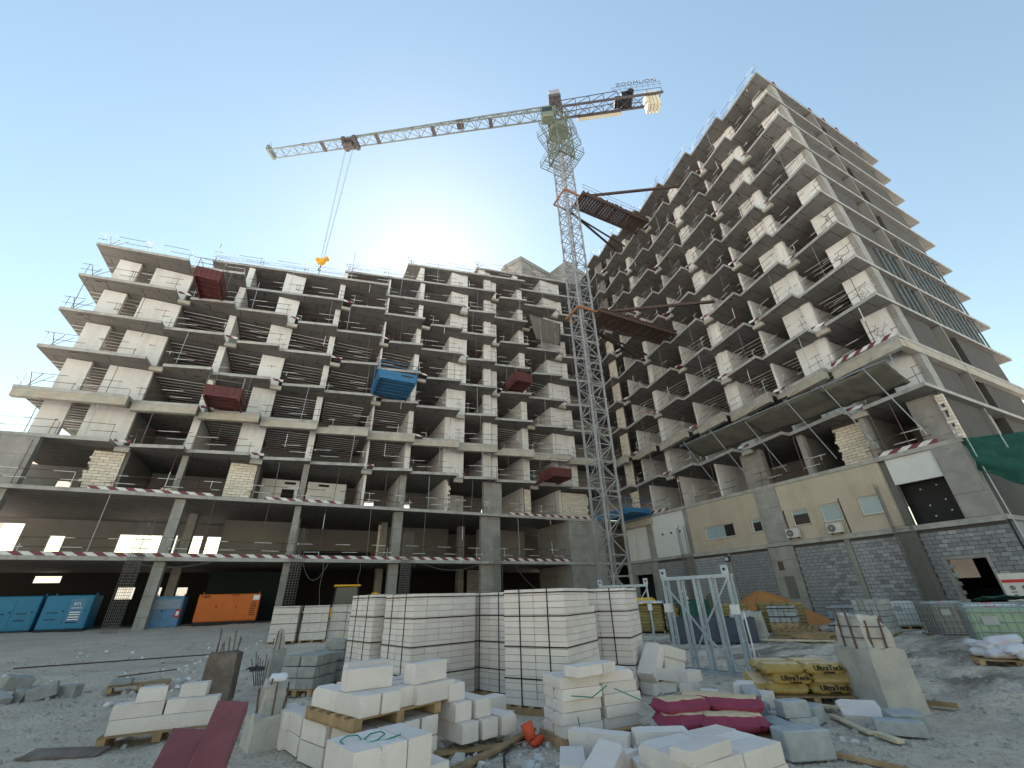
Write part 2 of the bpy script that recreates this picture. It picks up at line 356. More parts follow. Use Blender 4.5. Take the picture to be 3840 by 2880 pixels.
for j in range(len(gy) - 1):
    for i in range(nx - 1):
        gb.f.append([j * nx + i, j * nx + i + 1, (j + 1) * nx + i + 1, (j + 1) * nx + i]); gb.m.append(0)
def ground_mat():
    m = bpy.data.materials.new('ground'); m.use_nodes = True; N = m.node_tree.nodes; L = m.node_tree.links; b = N['Principled BSDF']
    b.inputs['Roughness'].default_value = 0.95; b.inputs['Specular IOR Level'].default_value = 0.15
    g = N.new('ShaderNodeNewGeometry')
    def noise(sc, det=6, vec=None, rough=0.65):
        n = N.new('ShaderNodeTexNoise'); n.inputs['Scale'].default_value = sc; n.inputs['Detail'].default_value = det; n.inputs['Roughness'].default_value = rough
        L.new(vec or g.outputs['Position'], n.inputs['Vector']); return n.outputs[0]
    def ramp(v, a, c, lo=0.0, hi=1.0):
        r = N.new('ShaderNodeMapRange'); r.inputs[1].default_value = a; r.inputs[2].default_value = c; r.inputs[3].default_value = lo; r.inputs[4].default_value = hi
        L.new(v, r.inputs[0]); return r.outputs[0]
    def mix(f, a, c):
        x = N.new('ShaderNodeMix'); x.data_type = 'RGBA'; L.new(f, x.inputs['Factor'])
        for s, k in ((a, 'A'), (c, 'B')):
            if isinstance(s, tuple): x.inputs[k].default_value = (*s, 1)
            else: L.new(s, x.inputs[k])
        return x.outputs['Result']
    c = mix(ramp(noise(0.5), 0.35, 0.65), (0.76, 0.645, 0.525), (0.60, 0.505, 0.41))
    c = mix(ramp(noise(3.5), 0.42, 0.68, 0, 0.75), c, (0.80, 0.70, 0.59))
    mp = N.new('ShaderNodeMapping'); mp.inputs['Rotation'].default_value = (0, 0, 0.466); mp.inputs['Scale'].default_value = (0.2, 1.3, 1); L.new(g.outputs['Position'], mp.inputs[0])
    sp = N.new('ShaderNodeSeparateXYZ'); L.new(g.outputs['Position'], sp.inputs[0])
    mm = N.new('ShaderNodeMath'); mm.operation = 'MULTIPLY'; L.new(ramp(noise(1.0, 7, mp.outputs[0]), 0.46, 0.62, 0, 0.9), mm.inputs[0]); L.new(ramp(sp.outputs[0], 7.5, 12, 0.12, 1), mm.inputs[1])
    c = mix(mm.outputs[0], c, (0.20, 0.165, 0.135))                    # churned wheel tracks on the right
    c = mix(ramp(sp.outputs[1], -5, -11, 0, 0.9), c, (0.50, 0.485, 0.46))   # unseen ground behind camera, greyed to neutralise the light it bounces
    c = mix(ramp(noise(7, 5), 0.58, 0.70, 0, 0.35), c, (0.30, 0.26, 0.22))
    c = mix(ramp(noise(16, 4), 0.60, 0.70, 0, 0.6), c, (0.17, 0.155, 0.14))
    c = mix(ramp(noise(38, 3), 0.66, 0.72, 0, 0.7), c, (0.62, 0.60, 0.57))
    L.new(c, b.inputs['Base Color'])
    v = N.new('ShaderNodeTexVoronoi'); v.inputs['Scale'].default_value = 14; L.new(g.outputs['Position'], v.inputs['Vector'])
    ad = N.new('ShaderNodeMath'); ad.operation = 'ADD'; L.new(noise(9, 8), ad.inputs[0]); L.new(ramp(v.outputs['Distance'], 0, 0.5, 0.35, 0), ad.inputs[1])
    bp = N.new('ShaderNodeBump'); bp.inputs['Strength'].default_value = 1.0; bp.inputs['Distance'].default_value = 0.13
    L.new(ad.outputs[0], bp.inputs['Height']); L.new(bp.outputs[0], b.inputs['Normal']); MATS['ground'] = m
ground_mat()
struct(gb.build('ground', 'ground', smooth=True))

# ------------------------------------------------------------------ the two wings
LV = {1: 4.80, 2: 8.98}
for k in range(3, 14): LV[k] = 12.55 + 3.4 * (k - 3)
TH = 0.25
LB = [-19.74, -13.13, -8.80, -4.52, -0.10, 4.17, 8.44, 12.88, 17.05, 21.40, 25.97, 30.4]
def bay_l(k, i):
    return (LB[i], 38.42, LB[i + 1], 37.55, 1 if (k % 2 == 0 and i in (2, 4, 6, 8, 10)) or (k % 2 == 1 and i in (1, 3, 5, 7, 9)) else 0)
LE = {}
for k in range(3, 8): LE[k] = [bay_l(k, i) for i in range(11)] + [(30.4, 38.3, 33.1, 37.95, 0)]
LE[8] = [bay_l(8, 0), bay_l(8, 1), (-8.80, 39.72, -0.10, 37.85, 0)] + [bay_l(8, i) for i in range(4, 11)] + [(30.4, 38.3, 33.1, 37.95, 0)]
LE[9] = [(-12.6, 41.25, 4.17, 37.72, 0), (4.17, 39.6, 12.88, 37.8, 0)] + [bay_l(9, i) for i in range(7, 11)] + [(30.4, 38.3, 33.1, 37.95, 0)]
LE[10] = [(-0.45, 41.5, 17.05, 37.6, 0)] + [bay_l(10, i) for i in range(8, 11)] + [(30.4, 38.3, 33.1, 37.95, 0)]
LE[11] = [(6.5, 41.0, 21.4, 37.75, 0), (21.4, 39.5, 30.4, 37.8, 0), (30.4, 38.3, 33.1, 37.95, 0)]
LE[12] = [(15.9, 41.5, 33.1, 38.1, 0)]
VB = 53.0
def edge_l(k, u):
    for (a, va, b, vb, n) in LE.get(k, []):
        if a - 1e-6 <= u <= b + 1e-6: return va + (vb - va) * (u - a) / (b - a)
    return None
left = thing('apartment_building', 'long unfinished concrete wing on the left with stepped roof and sawtooth balconies', 'building')
right = thing('apartment_building', 'tallest unfinished concrete wing, on the right, with grey block base and tan band', 'building')
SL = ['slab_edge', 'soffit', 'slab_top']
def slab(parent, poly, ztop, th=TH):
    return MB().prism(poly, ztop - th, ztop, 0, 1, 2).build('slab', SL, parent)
rng = random.Random(3)
def wall(parent, x0, x1, y0, y1, z0, z1, m='white_wall', name='wall'):
    return MB().box(x0, x1, y0, y1, z0, z1).build(name, m, parent)
def rails(parent, p, q, z, props=(), top=None, ends=True, balus=False):
    """barrier along a slab edge: two tubes, short posts, tall props up to the slab above"""
    p, q = Vector((*p, z)), Vector((*q, z)); d = (q - p); n = max(1, round(d.length / 5))
    b = MB()
    for h in (0.52, 1.08):
        sag = rng.uniform(-0.05, 0.05)
        b.tube(p + Vector((0, 0, h + sag)) - d.normalized() * 0.25, q + Vector((0, 0, h - sag * 0.6)) + d.normalized() * 0.2, 0.02, 5)
    for i in range(n + 1):
        t = min(0.97, max(0.03, i / n + rng.uniform(-0.08, 0.08)))
        c = p + d * t; b.tube(c, c + Vector((rng.uniform(-.05, .05), 0, 1.15)), 0.017, 5)
    b.build('guard_rail', 'barrier_tube', parent)
    if top:
        for t in props:
            c = p + d * t
            MB().tube(c, Vector((c.x + rng.uniform(-.1, .1), c.y + rng.uniform(-.05, .05), top)), 0.023, 6).build('prop', rng.choice(('barrier_tube', 'galv', 'rebar', 'rebar_grey')), parent)
    if balus:
        b = MB(); n = int(d.length / 0.17)
        for i in range(n):
            c = p + d * ((i + .5) / n); b.tube(c, c + Vector((0, 0, 1.0 + rng.uniform(-.1, .1))), 0.013, 4)
        b.tube(p + Vector((0, 0, .98)), q + Vector((0, 0, .98)), 0.018, 4)
        b.build('balustrade', 'rebar_grey', parent)
def toe(parent, p, q, z, h=0.2):
    p, q = Vector((*p, z + h / 2)), Vector((*q, z + h / 2))
    MB().bar(p, q, 0.03, h).build('toe_board', 'toe_board', parent)

for k, edges in LE.items():
    z = LV[k]; last = k >= 12
    for (a, va, b, vb, notch) in edges:
        poly = ([(a, 39.1), (a + 0.92, 39.1), (a + 0.92, va - 0.02)] if notch else [(a, va)]) + [(b, vb), (b, VB), (a, VB)]
        slab(left, poly, z)
        if notch and rng.random() < .8: toe(left, (a + 0.02, 38.2), (a + 0.95, 38.25), z)
        if notch:                                            # lower ledge seen through the notch
            MB().box(a + 0.02, a + 0.9, 38.75, 39.08, z - 0.55, z - TH - 0.003).build('ledge', 'concrete_beam', left)
        if k == 4 and a < 26:                                # transfer beam under the fourth floor edge
            ua = a + (0.05 if not notch else 0.0); dv = (vb - va) / (b - a)
            f = lambda u: va + dv * (u - a) + 0.015
            MB().prism([(ua, f(ua)), (b - 0.02, f(b - 0.02)), (b - 0.02, f(b - 0.02) + .45), (ua, f(ua) + .45)], z - 0.82, z - TH - 0.002, 0).build('edge_beam', 'concrete_beam', left)
        a2 = a + (1.0 if notch else 0.1); ins = 0.12
        vva = va + (vb - va) * (a2 - a) / (b - a)
        top = None
        if LE.get(k + 1) is not None and edge_l(k + 1, (a + b) / 2) is not None: top = LV[k + 1] - TH
        nseg = max(1, round((b - a) / 4.4))
        for s in range(nseg):
            t0, t1 = s / nseg, (s + 1) / nseg
            pp = (a2 + (b - a2) * t0, vva + (vb - vva) * t0 + ins); qq = (a2 + (b - a2) * t1, vva + (vb - vva) * t1 + ins)
            rails(left, pp, qq, z, props=(rng.uniform(.15, .85),) if rng.random() < .6 else (), top=top,
                  balus=(k in (9, 10) and a > 4 and top is not None and k < 10 or k == 9 and a > 12))
        # ceiling channels hung under the slab above
        if top and k in (3, 4, 5, 6) and b < 27:
            if rng.random() < (0.95 if b < 9 else 0.35):
                cb = MB(); v = 40.3
                while v < 45.6:
                    cb.box(a + 0.25, b - 0.45, v, v + 0.05, top - 0.22, top - 0.17); v += 0.62
                cb.build('ceiling_channel', 'ceiling_channel', left, kind='stuff')
# upstand starter bars and low rails on the roof terraces
def starters(parent, p, q, z, h=0.9, step=0.22):
    p, q = Vector((*p, z)), Vector((*q, z)); n = int((q - p).length / step); b = MB()
    for i in range(n):
        c = p.lerp(q, (i + .5) / n); b.tube(c, c + Vector((rng.uniform(-.06, .06), rng.uniform(-.06, .06), h * rng.uniform(.7, 1.1))), 0.011, 4)
    for hh in (0.35, 0.7): b.tube(p + Vector((0, 0, hh)), q + Vector((0, 0, hh)), 0.01, 4)
    b.build('starter_bar', 'rebar', parent, kind='stuff')
starters(left, (-12.3, 41.3), (-0.6, 38.8), LV[9]); starters(left, (-0.3, 41.6), (6.3, 40.1), LV[10])
starters(left, (8, 40.9), (15.5, 39.2), LV[11], 0.7)
# scaffold crosses at the roof corners
for (u, v, z) in ((-19.2, 38.9, LV[8]), (-19.3, 38.9, LV[7]), (-19.3, 38.9, LV[6]), (-19.3, 38.9, LV[5]), (-19.3, 38.9, LV[4]), (6.8, 41.2, LV[11]), (16.1, 41.7, LV[12]), (-0.2, 41.7, LV[10])):
    b = MB(); b.tube((u - .1, v, z), (u + .25, v + .5, z + 1.5), .024, 5); b.tube((u + .25, v - .1, z), (u - .3, v + .3, z + 1.45), .024, 5)
    b.tube((u - .3, v + .3, z + .1), (u + 1.1, v, z + 1.2), .02, 5)
    b.build('scaffold_tube', 'rebar', left)

# cross walls of the left wing: (front from, to, deep fin: side or None)
LW = [(-18.42, -16.9, None), (-15.83, -13.04, 'r'), (-9.29, -8.77, 'r'), (-5.88, -4.03, None), (-0.6, -0.08, 'r'), (4.53, 4.7, 'l'),
      (8.08, 8.58, 'l'), (11.97, 14.08, 'l'), (16.3, 17.15, 'm'), (21.1, 21.85, 'l'), (25.2, 28.2, 'l')]
for k in range(3, 12):
    z0 = LV[k] + 0.003
    for j, (a, b, deep) in enumerate(LW):
        um = (a + b) / 2
        if k + 1 not in LE or edge_l(k + 1, um) is None or edge_l(k, um) is None: continue
        z1 = LV[k + 1] - TH - 0.003
        if k + 1 == 4: z1 = LV[4] - TH - 0.003
        vf = max(39.75, max(edge_l(k + 1, u) for u in (a, um) if edge_l(k + 1, u)) + 0.3, edge_l(k, um) + 0.3)
        w = b - a
        if w < 0.9 and w > 0.3 and deep != 'm':              # nib column at the front of a fin
            wall(left, a, b, vf - 0.12, vf + 0.32, z0, z1)
        elif deep == 'm':
            wall(left, a, b, vf - 0.15, vf + 0.3, z0, z1); wall(left, b - .28, b + 0.02, vf - 0.22, vf + 0.2, z0 + .001, z1 - .001)
            wall(left, 17.3, 18.02, vf, vf + 0.3, z0, z1); wall(left, 17.0, 17.2, vf + .31, 46.0, z0, z1, 'white_wall')
            continue
        else:
            wall(left, a, b, vf, vf + 0.35, z0, z1)
            if j in (7, 10):                                 # wide walls end in a rib
                wall(left, b - .45, b + .03, vf - .1, vf - .001, z0, z1)
        if deep == 'r': wall(left, b - 0.2, b - 0.004, vf + 0.35, 46.0, z0, z1, 'white_wall' if j != 1 else 'plaster_inner')
        if deep == 'l': wall(left, a + 0.004, a + 0.2, vf + 0.35, 46.0, z0, z1)
# spine wall along the corridor, one panel per bay with a door gap
for k in range(2, 12):
    z0 = LV[k] + 0.003
    for i in range(11):
        um = (LB[i] + LB[i + 1]) / 2
        if k + 1 > 12 or (k > 2 and (edge_l(k + 1, um) is None)): continue
        z1 = LV[k + 1] - TH - 0.003; g = LB[i] + rng.uniform(1.0, 2.4)
        a0 = LB[i] + 0.01 + ((1.6 if k > 2 else -4) if i == 0 else 0)
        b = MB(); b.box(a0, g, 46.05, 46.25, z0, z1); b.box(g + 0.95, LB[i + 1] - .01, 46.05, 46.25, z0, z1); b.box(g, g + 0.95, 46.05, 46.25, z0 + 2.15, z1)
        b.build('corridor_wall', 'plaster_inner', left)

# ---- left wing, ground floor to third floor
slab(left, [(-24, 37.45), (29.3, 37.45), (29.3, VB), (-24, VB)], LV[1])
slab(left, [(-24, 37.5), (31.9, 37.5), (31.9, VB), (-24, VB)], LV[2])
toe(left, (-21, 37.53), (15.2, 37.53), LV[1], 0.24); toe(left, (17.6, 37.53), (24.8, 37.53), LV[1], 0.24)
toe(left, (-13.2, 37.6), (-6, 37.6), LV[2], 0.22); toe(left, (-2.8, 37.6), (2.8, 37.6), LV[2], 0.22); toe(left, (18.2, 37.6), (29, 37.6), LV[2], 0.22)
for (a, b) in ((-21, -8.9), (-7.6, -0.6), (0, 7.2), (8.2, 15.3), (17.5, 24.7)):
    rails(left, (a, 37.7), (b, 37.7), LV[1], props=(0.25, 0.75), top=LV[2] - TH)
for (a, b) in ((-20, -14), (-12.3, -6), (-3.8, -0.6), (0, 4.4), (4.8, 7.7), (8.4, 12), (12.7, 16), (18.1, 20.9), (21.8, 25.5)):
    rails(left, (a, 37.75), (b, 37.75), LV[2], props=(0.5,), top=LV[3] - TH - .3)
G0 = -0.3
for (a, b, d) in ((-8.35, -7.72, 0.7), (-0.5, -0.05, 0.8), (7.35, 8.1, 0.8), (15.42, 17.38, 0.45)):
    for z0, z1 in ((G0, LV[1] - TH), (LV[1], LV[2] - TH)):
        v0 = 37.9 if b > 10 else 38.1
        MB().box(a, b, v0, v0 + d, z0 + .002, z1 - .002).build('column', 'concrete', left)
for a in (-8.35, -0.5, 7.35, 15.42):                          # second row of columns deeper in
    for z0, z1 in ((G0, LV[1] - TH), (LV[1], LV[2] - TH)):
        MB().box(a, a + .6, 44, 44.8, z0 + .002, z1 - .002).build('column', 'concrete', left)
for z0, z1 in ((G0, LV[1] - TH), (LV[1], LV[2] - TH), (LV[2], LV[3] - TH)):
    MB().box(-19.6, -17.1 + (0.3 if z0 > 8 else 0), 37.9, 38.45, z0 + .002, z1 - .002).build('pier', 'concrete', left)
# back wall with openings to the sunlit side (ground and first floor)
def holed_wall(parent, u0, u1, v, t, z0, z1, holes, m, name='back_wall'):
    """wall along X with rectangular openings (u0,u1,z0,z1)"""
    us = sorted({u0, u1, *[h[0] for h in holes], *[h[1] for h in holes]})
    b = MB()
    for a, c in zip(us, us[1:]):
        mid = (a + c) / 2; zs = [(z0, z1)]
        for h in holes:
            if h[0] < mid < h[1]:
                nz = []
                for (p, q) in zs:
                    if h[2] > p: nz.append((p, min(q, h[2])))
                    if h[3] < q: nz.append((max(p, h[3]), q))
                zs = nz
        for (p, q) in zs:
            if q - p > 1e-4: b.box(a, c, v, v + t, p, q)
    return b.build(name, m, parent)
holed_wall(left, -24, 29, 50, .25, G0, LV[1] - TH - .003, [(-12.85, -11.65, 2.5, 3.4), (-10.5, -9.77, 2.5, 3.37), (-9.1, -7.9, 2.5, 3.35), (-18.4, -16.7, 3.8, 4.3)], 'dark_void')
holed_wall(left, -24, 29, 50, .25, LV[1], LV[2] - TH - .003, [(-14.05, -11.0, 5.3, 7.65), (-10.57, -9.86, 5.3, 7.7), (-8.75, -7.9, 5.3, 7.7), (-7.55, -6.2, 5.3, 7.67), (-23, -20.4, 5.2, 8.3), (-18.6, -17.6, 5.3, 7.4)], 'plaster_inner')
wall(left, -6.0, -0.6, 46.5, 46.7, LV[1] + .002, LV[2] - TH - .003, 'plaster_inner', 'partition_wall')
wall(left, 8.5, 15, 46.5, 46.7, LV[1] + .002, LV[2] - TH - .003, 'plaster_dark', 'partition_wall')
wall(left, 18, 24, 45.5, 45.7, LV[1] + .002, LV[2] - TH - .003, 'plaster_inner', 'partition_wall')
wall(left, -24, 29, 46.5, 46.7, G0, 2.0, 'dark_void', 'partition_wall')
MB().box(0.6, 6.9, 45.8, 45.9, LV[1] + .002, LV[1] + 1.4).build('green_screen', 'tarp_green_dark', left)
MB().box(-5.5, 0.2, 42.5, 42.55, 0.6, 4.2).build('dust_sheet', 'tarp_green_dark', left)
# stair core: solid cast wall beside the crane, chamfered at its left
MB().prism([(25.0, 37.6), (29.3, 37.6), (29.3, 41), (26.2, 44), (24.9, 44)], G0, LV[1] - TH - .002).build('core_wall', 'concrete', left)
MB().prism([(25.0, 37.6), (29.3, 37.6), (29.3, 41), (26.2, 44), (24.9, 44)], LV[1] - TH, LV[2] - TH - .003).build('core_wall', 'concrete', left)
# second-floor fins and columns
for (a, b, v0, v1, m) in ((-12.5, -12.3, 39.5, 46, 'plaster_dark'), (-3.9, -3.7, 39.5, 46, 'plaster_dark'), (-0.5, -0.05, 38.6, 39.3, 'concrete'), (4.55, 4.75, 39.3, 46, 'white_wall'),
                          (7.75, 8.35, 39.2, 39.7, 'concrete'), (7.78, 7.95, 39.71, 46, 'white_wall'), (12.15, 12.4, 39.4, 46, 'white_wall'), (16.1, 18.05, 38.9, 39.4, 'concrete'),
                          (20.95, 21.1, 39.75, 46, 'white_wall'), (25.3, 25.6, 39.5, 46, 'white_wall'), (-9.1, -8.7, 39.4, 39.9, 'concrete')):
    wall(left, a, b, v0, v1, LV[2] + .003, LV[3] - TH - .003, m, 'column' if m == 'concrete' else 'wall')
wall(left, -3.6, -0.6, 42.2, 42.35, LV[2] + .003, LV[3] - TH - .6, 'white_wall', 'partition_wall'); wall(left, 0.1, 3.4, 42.2, 42.35, LV[2] + .003, LV[3] - TH - .6, 'white_wall', 'partition_wall')
MB().box(-1.9, -0.9, 42.17, 42.195, LV[2] + .003, LV[2] + 1.9).build('door_opening', 'dark_void', left)
for u in (-1.8, 1.0): MB().box(u, u + .9, 42.17, 42.195, LV[2] + 2.35, LV[2] + 2.55).build('vent_opening', 'dark_void', left)
wall(left, 13.5, 15.6, 43.5, 43.65, LV[2] + .003, LV[3] - TH - .5, 'white_wall', 'partition_wall')

BLK = {}
def block_mesh(l, d, h, material, b=0.008):
    key = (round(l, 3), round(d, 3), round(h, 3), material)
    if key not in BLK: BLK[key] = MB().bevel_box(l, d, h, b).mesh('block', material)
    return BLK[key]
def block_wall(parent, origin, along, length, height, bl, bh, depth, mblock, mmortar, ragged=0.0, ragged_side=None, skip=0.0, seed=1, maxparts=9999, hole=None, name='block', joint=0.012):
    """coursed infill: every block a part of its own, mortar core recessed behind the faces"""
    r = random.Random(seed); ox, oy, oz = origin; al = Vector((*along, 0)); nn = Vector((-along[1], along[0], 0))
    rows = int(height / bh); items = []
    for j in range(rows):
        x = -bl * (0.5 if j % 2 else 0.0) + 1e-4; lim0 = r.uniform(0, ragged) if ragged_side in ('l', 'b') else 0; lim1 = length - (r.uniform(0, ragged) if ragged_side in ('r', 'b') else 0)
        while x < lim1 - 0.05:
            a, b = max(x, lim0), min(x + bl, lim1)
            if b - a > 0.07 and r.random() > skip:
                c = (a + b) / 2; zz = oz + j * bh
                if not (hole and hole[0] < c < hole[1] and hole[2] < zz + bh / 2 < hole[3]): items.append((c, b - a, zz))
            x += bl
    rot = math.atan2(along[1], along[0])
    return items, rot, al
def lay_blocks(parent, origin, along, items, rot, al, bh, depth, mblock, joint=0.012, maxparts=300, order=None, label=None):
    items = sorted(items, key=order) if order else items
    rest = MB(); r = random.Random(5)
    for n, (c, l, zz) in enumerate(items):
        p = Vector(origin) + al * c; lq = round((l - joint) * 20) / 20 if l < 0.55 * 0.6 else round(l - joint, 2)
        lq = max(0.05, min(lq, l - joint)); pr = r.uniform(-0.006, 0.006)
        mtx = Matrix.Translation((p.x, p.y, zz)) @ Matrix.Rotation(rot, 4, 'Z') @ Matrix.Translation((0, pr, 0))
        if n < maxparts:
            obj('block', block_mesh(round(lq, 2), depth, round(bh - joint, 3), mblock), parent, mtx=mtx)
        else: rest.bevel_box(lq, depth, bh - joint, 0.008, 0, mtx)
    if rest.v: rest.build('blocks_far', mblock, parent, kind='stuff')
def infill(parent, u0, u1, v, z0, z1, seed, rag=None, m='cream_block', alongY=False, x=None, depth=0.2):
    """cream block infill; along +X at front v, or along +Y at front x"""
    L_ = u1 - u0; H_ = z1 - z0 - 0.03
    along = (0, 1) if alongY else (1, 0)
    org = (x + depth / 2, u0, z0 + .004) if alongY else (u0, v + depth / 2, z0 + .004)
    it, rot, al = block_wall(parent, org, along, L_, H_, 0.6, 0.207, depth, m, 'mortar', ragged=0.3 if rag else 0, ragged_side=rag, seed=seed)
    lay_blocks(parent, org, along, it, rot, al, 0.207, depth, m, joint=0.022)
    # mortar core, 12 mm behind the faces
    e = 0.16 if rag else 0.01
    if alongY: MB().box(x + .014, x + depth - .014, u0 + e, u1 - e, z0 + .002, z1 - .004).build('mortar_bed', 'mortar', parent)
    else: MB().box(u0 + e, u1 - e, v + .014, v + depth - .014, z0 + .002, z1 - .004).build('mortar_bed', 'mortar', parent)
FZ0, FZ1 = LV[2], LV[3] - TH
infill(left, -14.5, -12.52, 39.4, FZ0, FZ1, 1, 'l'); infill(left, -5.82, -3.92, 39.4, FZ0, FZ1, 2)
infill(left, 25.65, 29.2, 39.4, FZ0, FZ1, 3, 'r'); infill(left, 20.95, 21.75, 39.5, FZ0, FZ1, 4); infill(left, 12.2, 12.7, 39.15, FZ0, FZ1, 5, 'r')
infill(left, 7.1, 8.0, 44.2, LV[1], LV[2] - TH, 6)
infill(left, 16.4, 18.4, 44, 0.3, LV[1] - TH, 8, m='cement_block')

# ---- stair tower rising behind the roof of the left wing
tower = thing('stair_tower', 'raw concrete and block stair tower with zigzag parapet above the inner corner roof', 'tower')
MB().prism([(25.6, 46.0), (32.0, 47.5), (33.0, 43.8), (40, 45.5), (40, 53), (24.0, 53), (24.0, 49)], 35.8, 52.2).build('tower_wall', 'concrete', tower)
MB().prism([(25.45, 45.85), (32.0, 47.35), (33.0, 43.6), (40.2, 45.35), (40.2, 53.2), (23.8, 53.2), (23.8, 48.9)], 52.2, 53.0).build('parapet', 'concrete', tower)

# ------------------------------------------------------------------ right wing
RB = [8.85, 13.5, 17.8, 22.15, 26.5, 30.95, 35.3, 37.9]
UB = 53.6
def notch_r(k, i): return k < 13 and ((k % 2 == 1 and i in (0, 2, 4)) or (k % 2 == 0 and i in (1, 3, 5)))
for k in range(3, 14):
    z = LV[k]
    for i in range(7):
        a, b = RB[i], RB[i + 1]
        ua, ub_ = 31.9, 32.8
        if i == 6: ub_ = 32.4
        n = notch_r(k, i); bb = b - 0.95 if n else b
        ue = ua + (ub_ - ua) * (bb - a) / (b - a)
        poly = [(ua, a), (UB, a)] + ([(UB, VB), (33.12, VB), (33.12, b)] if i == 6 else [(UB, b)]) + ([(33.2, b), (33.2, bb), (ue, bb)] if n else [(ub_, b)])
        slab(right, poly, z)
        if n:
            MB().box(32.9, 33.19, bb + .02, b - .02, z - .55, z - TH - .003).build('ledge', 'concrete_beam', right)
            toe(right, (32.75, bb - .05), (32.6, b - .02), z)
        if k == 4:
            MB().prism([(ua + .015, a + .05), (ua + .5, a + .05), (ue + .5, bb - .02), (ue + .015, bb - .02)], z - 0.85, z - TH - .002, 0).build('edge_beam', 'concrete_beam', right)
        top = LV[k + 1] - TH if k < 13 else None
        rails(right, (ua + .14, a + .1), (ue + .12, bb - .1), z, props=(rng.uniform(.15, .5),) if rng.random() < .75 else (), top=top, balus=(k in (9, 10)))
        if k in (3, 4, 5, 6) and rng.random() < .6:
            cb = MB(); u = 34.8
            while u < 40:
                cb.box(u, u + .05, a + .35, b - .35, top - .22, top - .17); u += .62
            cb.build('ceiling_channel', 'ceiling_channel', right, kind='stuff')
    if k == 4: MB().box(32.4, UB - .1, 8.87, 9.3, z - .85, z - TH - .002).build('edge_beam', 'concrete_beam', right)
toe(right, (31.95, 9), (32.5, 13.2), LV[4], .26)
RW = [(8.95, 10.97, 'end'), (13.69, 15.78, 'l'), (17.85, 18.05, 'thin'), (21.45, 22.8, 'col'), (26.45, 26.62, 'thin'), (30.85, 31.5, 'nib'), (35.05, 35.22, 'thin')]
for k in range(2, 13):
    z0, z1 = LV[k] + .003, LV[k + 1] - TH - .003; uf = 34.05
    if k == 2: continue
    for (a, b, t) in RW:
        if t == 'end':
            wall(right, uf, uf + .3, a + .4, b, z0, z1); wall(right, uf - .06, uf + .9, a, a + .39, z0, z1, 'concrete', 'pier')
        elif t == 'l':
            wall(right, uf, uf + .3, a + .5, b, z0, z1); wall(right, uf - .1, uf + .3, a, a + .5, z0, z1); wall(right, uf - .04, uf + .35, a - .22, a - .001, z0, z1)
            wall(right, uf + .301, 40.5, a + .02, a + .24, z0, z1)
        elif t == 'thin': wall(right, uf, 40.5, a, b, z0, z1)
        elif t == 'col':
            wall(right, uf, uf + .35, a, a + .5, z0, z1); wall(right, uf - .16, uf + .35, a + .5, a + .95, z0, z1); wall(right, uf + .02, uf + .35, a + .95, b, z0, z1)
            wall(right, uf + .351, 40.5, a + .1, a + .3, z0, z1)
        elif t == 'nib':
            wall(right, uf - .1, uf + .35, a, b, z0, z1); wall(right, uf + .351, 40.5, a + .02, a + .22, z0, z1)
    for i in range(7):
        g = RB[i] + rng.uniform(.8, 2.2); b = MB()
        b.box(40.55, 40.75, RB[i] + .01, g, z0, z1); b.box(40.55, 40.75, g + .95, RB[i + 1] - .01, z0, z1); b.box(40.55, 40.75, g, g + .95, z0 + 2.15, z1)
        b.build('corridor_wall', 'plaster_inner', right)
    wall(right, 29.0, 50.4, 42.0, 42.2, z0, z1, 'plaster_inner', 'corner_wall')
    # block strip at the inner corner
    if k < 9: infill(right, 36.0, 37.45, None, LV[k], LV[k + 1] - TH, 20 + k, alongY=True, x=33.4)
    else: wall(right, 33.6, 33.8, 36.0, 37.6, z0, z1, 'plaster_inner')
# cracks filled with mortar on the end walls of three floors
for k in (4, 5, 6, 7):
    b = MB(); r = random.Random(40 + k)
    for n in range(5 if k == 5 else 3):
        p = Vector((34.043, r.uniform(9.6, 10.6), LV[k] + r.uniform(.3, 1.4)))
        for s in range(7):
            q = p + Vector((0, r.uniform(-.28, .28), r.uniform(.05, .36)))
            if q.z > LV[k + 1] - .4 or not 9.45 < q.y < 10.9: break
            b.bar(p, q, 0.012, 0.05, upv=(1, 0, 0)); p = q
            if s % 2: b.bar(p, p + Vector((0, r.choice((-1, 1)) * r.uniform(.1, .3), r.uniform(-.05, .25))), 0.011, 0.045, upv=(1, 0, 0))
    if b.v: b.build('filled_crack', 'plaster_dark', right)
# end face (towards the street): plastered panels, recessed bays with columns, slab noses proud
for k in range(2, 13):
    z0, z1 = LV[k] + .003, LV[k + 1] - TH - .003; s = 0.28 * (13 - k)
    e1 = 39.2 + s * .2
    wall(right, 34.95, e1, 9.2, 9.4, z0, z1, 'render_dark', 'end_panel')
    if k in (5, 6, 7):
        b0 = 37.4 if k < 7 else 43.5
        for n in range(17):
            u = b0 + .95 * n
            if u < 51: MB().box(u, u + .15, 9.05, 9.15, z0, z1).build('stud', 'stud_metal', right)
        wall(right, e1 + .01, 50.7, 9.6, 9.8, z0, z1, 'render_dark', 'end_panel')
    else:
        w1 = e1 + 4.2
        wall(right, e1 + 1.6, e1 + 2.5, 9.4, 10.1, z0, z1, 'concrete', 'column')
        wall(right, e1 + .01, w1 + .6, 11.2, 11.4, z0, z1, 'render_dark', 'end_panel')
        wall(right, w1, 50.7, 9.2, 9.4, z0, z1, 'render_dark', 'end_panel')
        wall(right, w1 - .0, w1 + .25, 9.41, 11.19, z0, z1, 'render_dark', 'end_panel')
    wall(right, 50.45, 50.7, 9.31, 37, z0, z1, 'plaster_inner', 'back_wall')
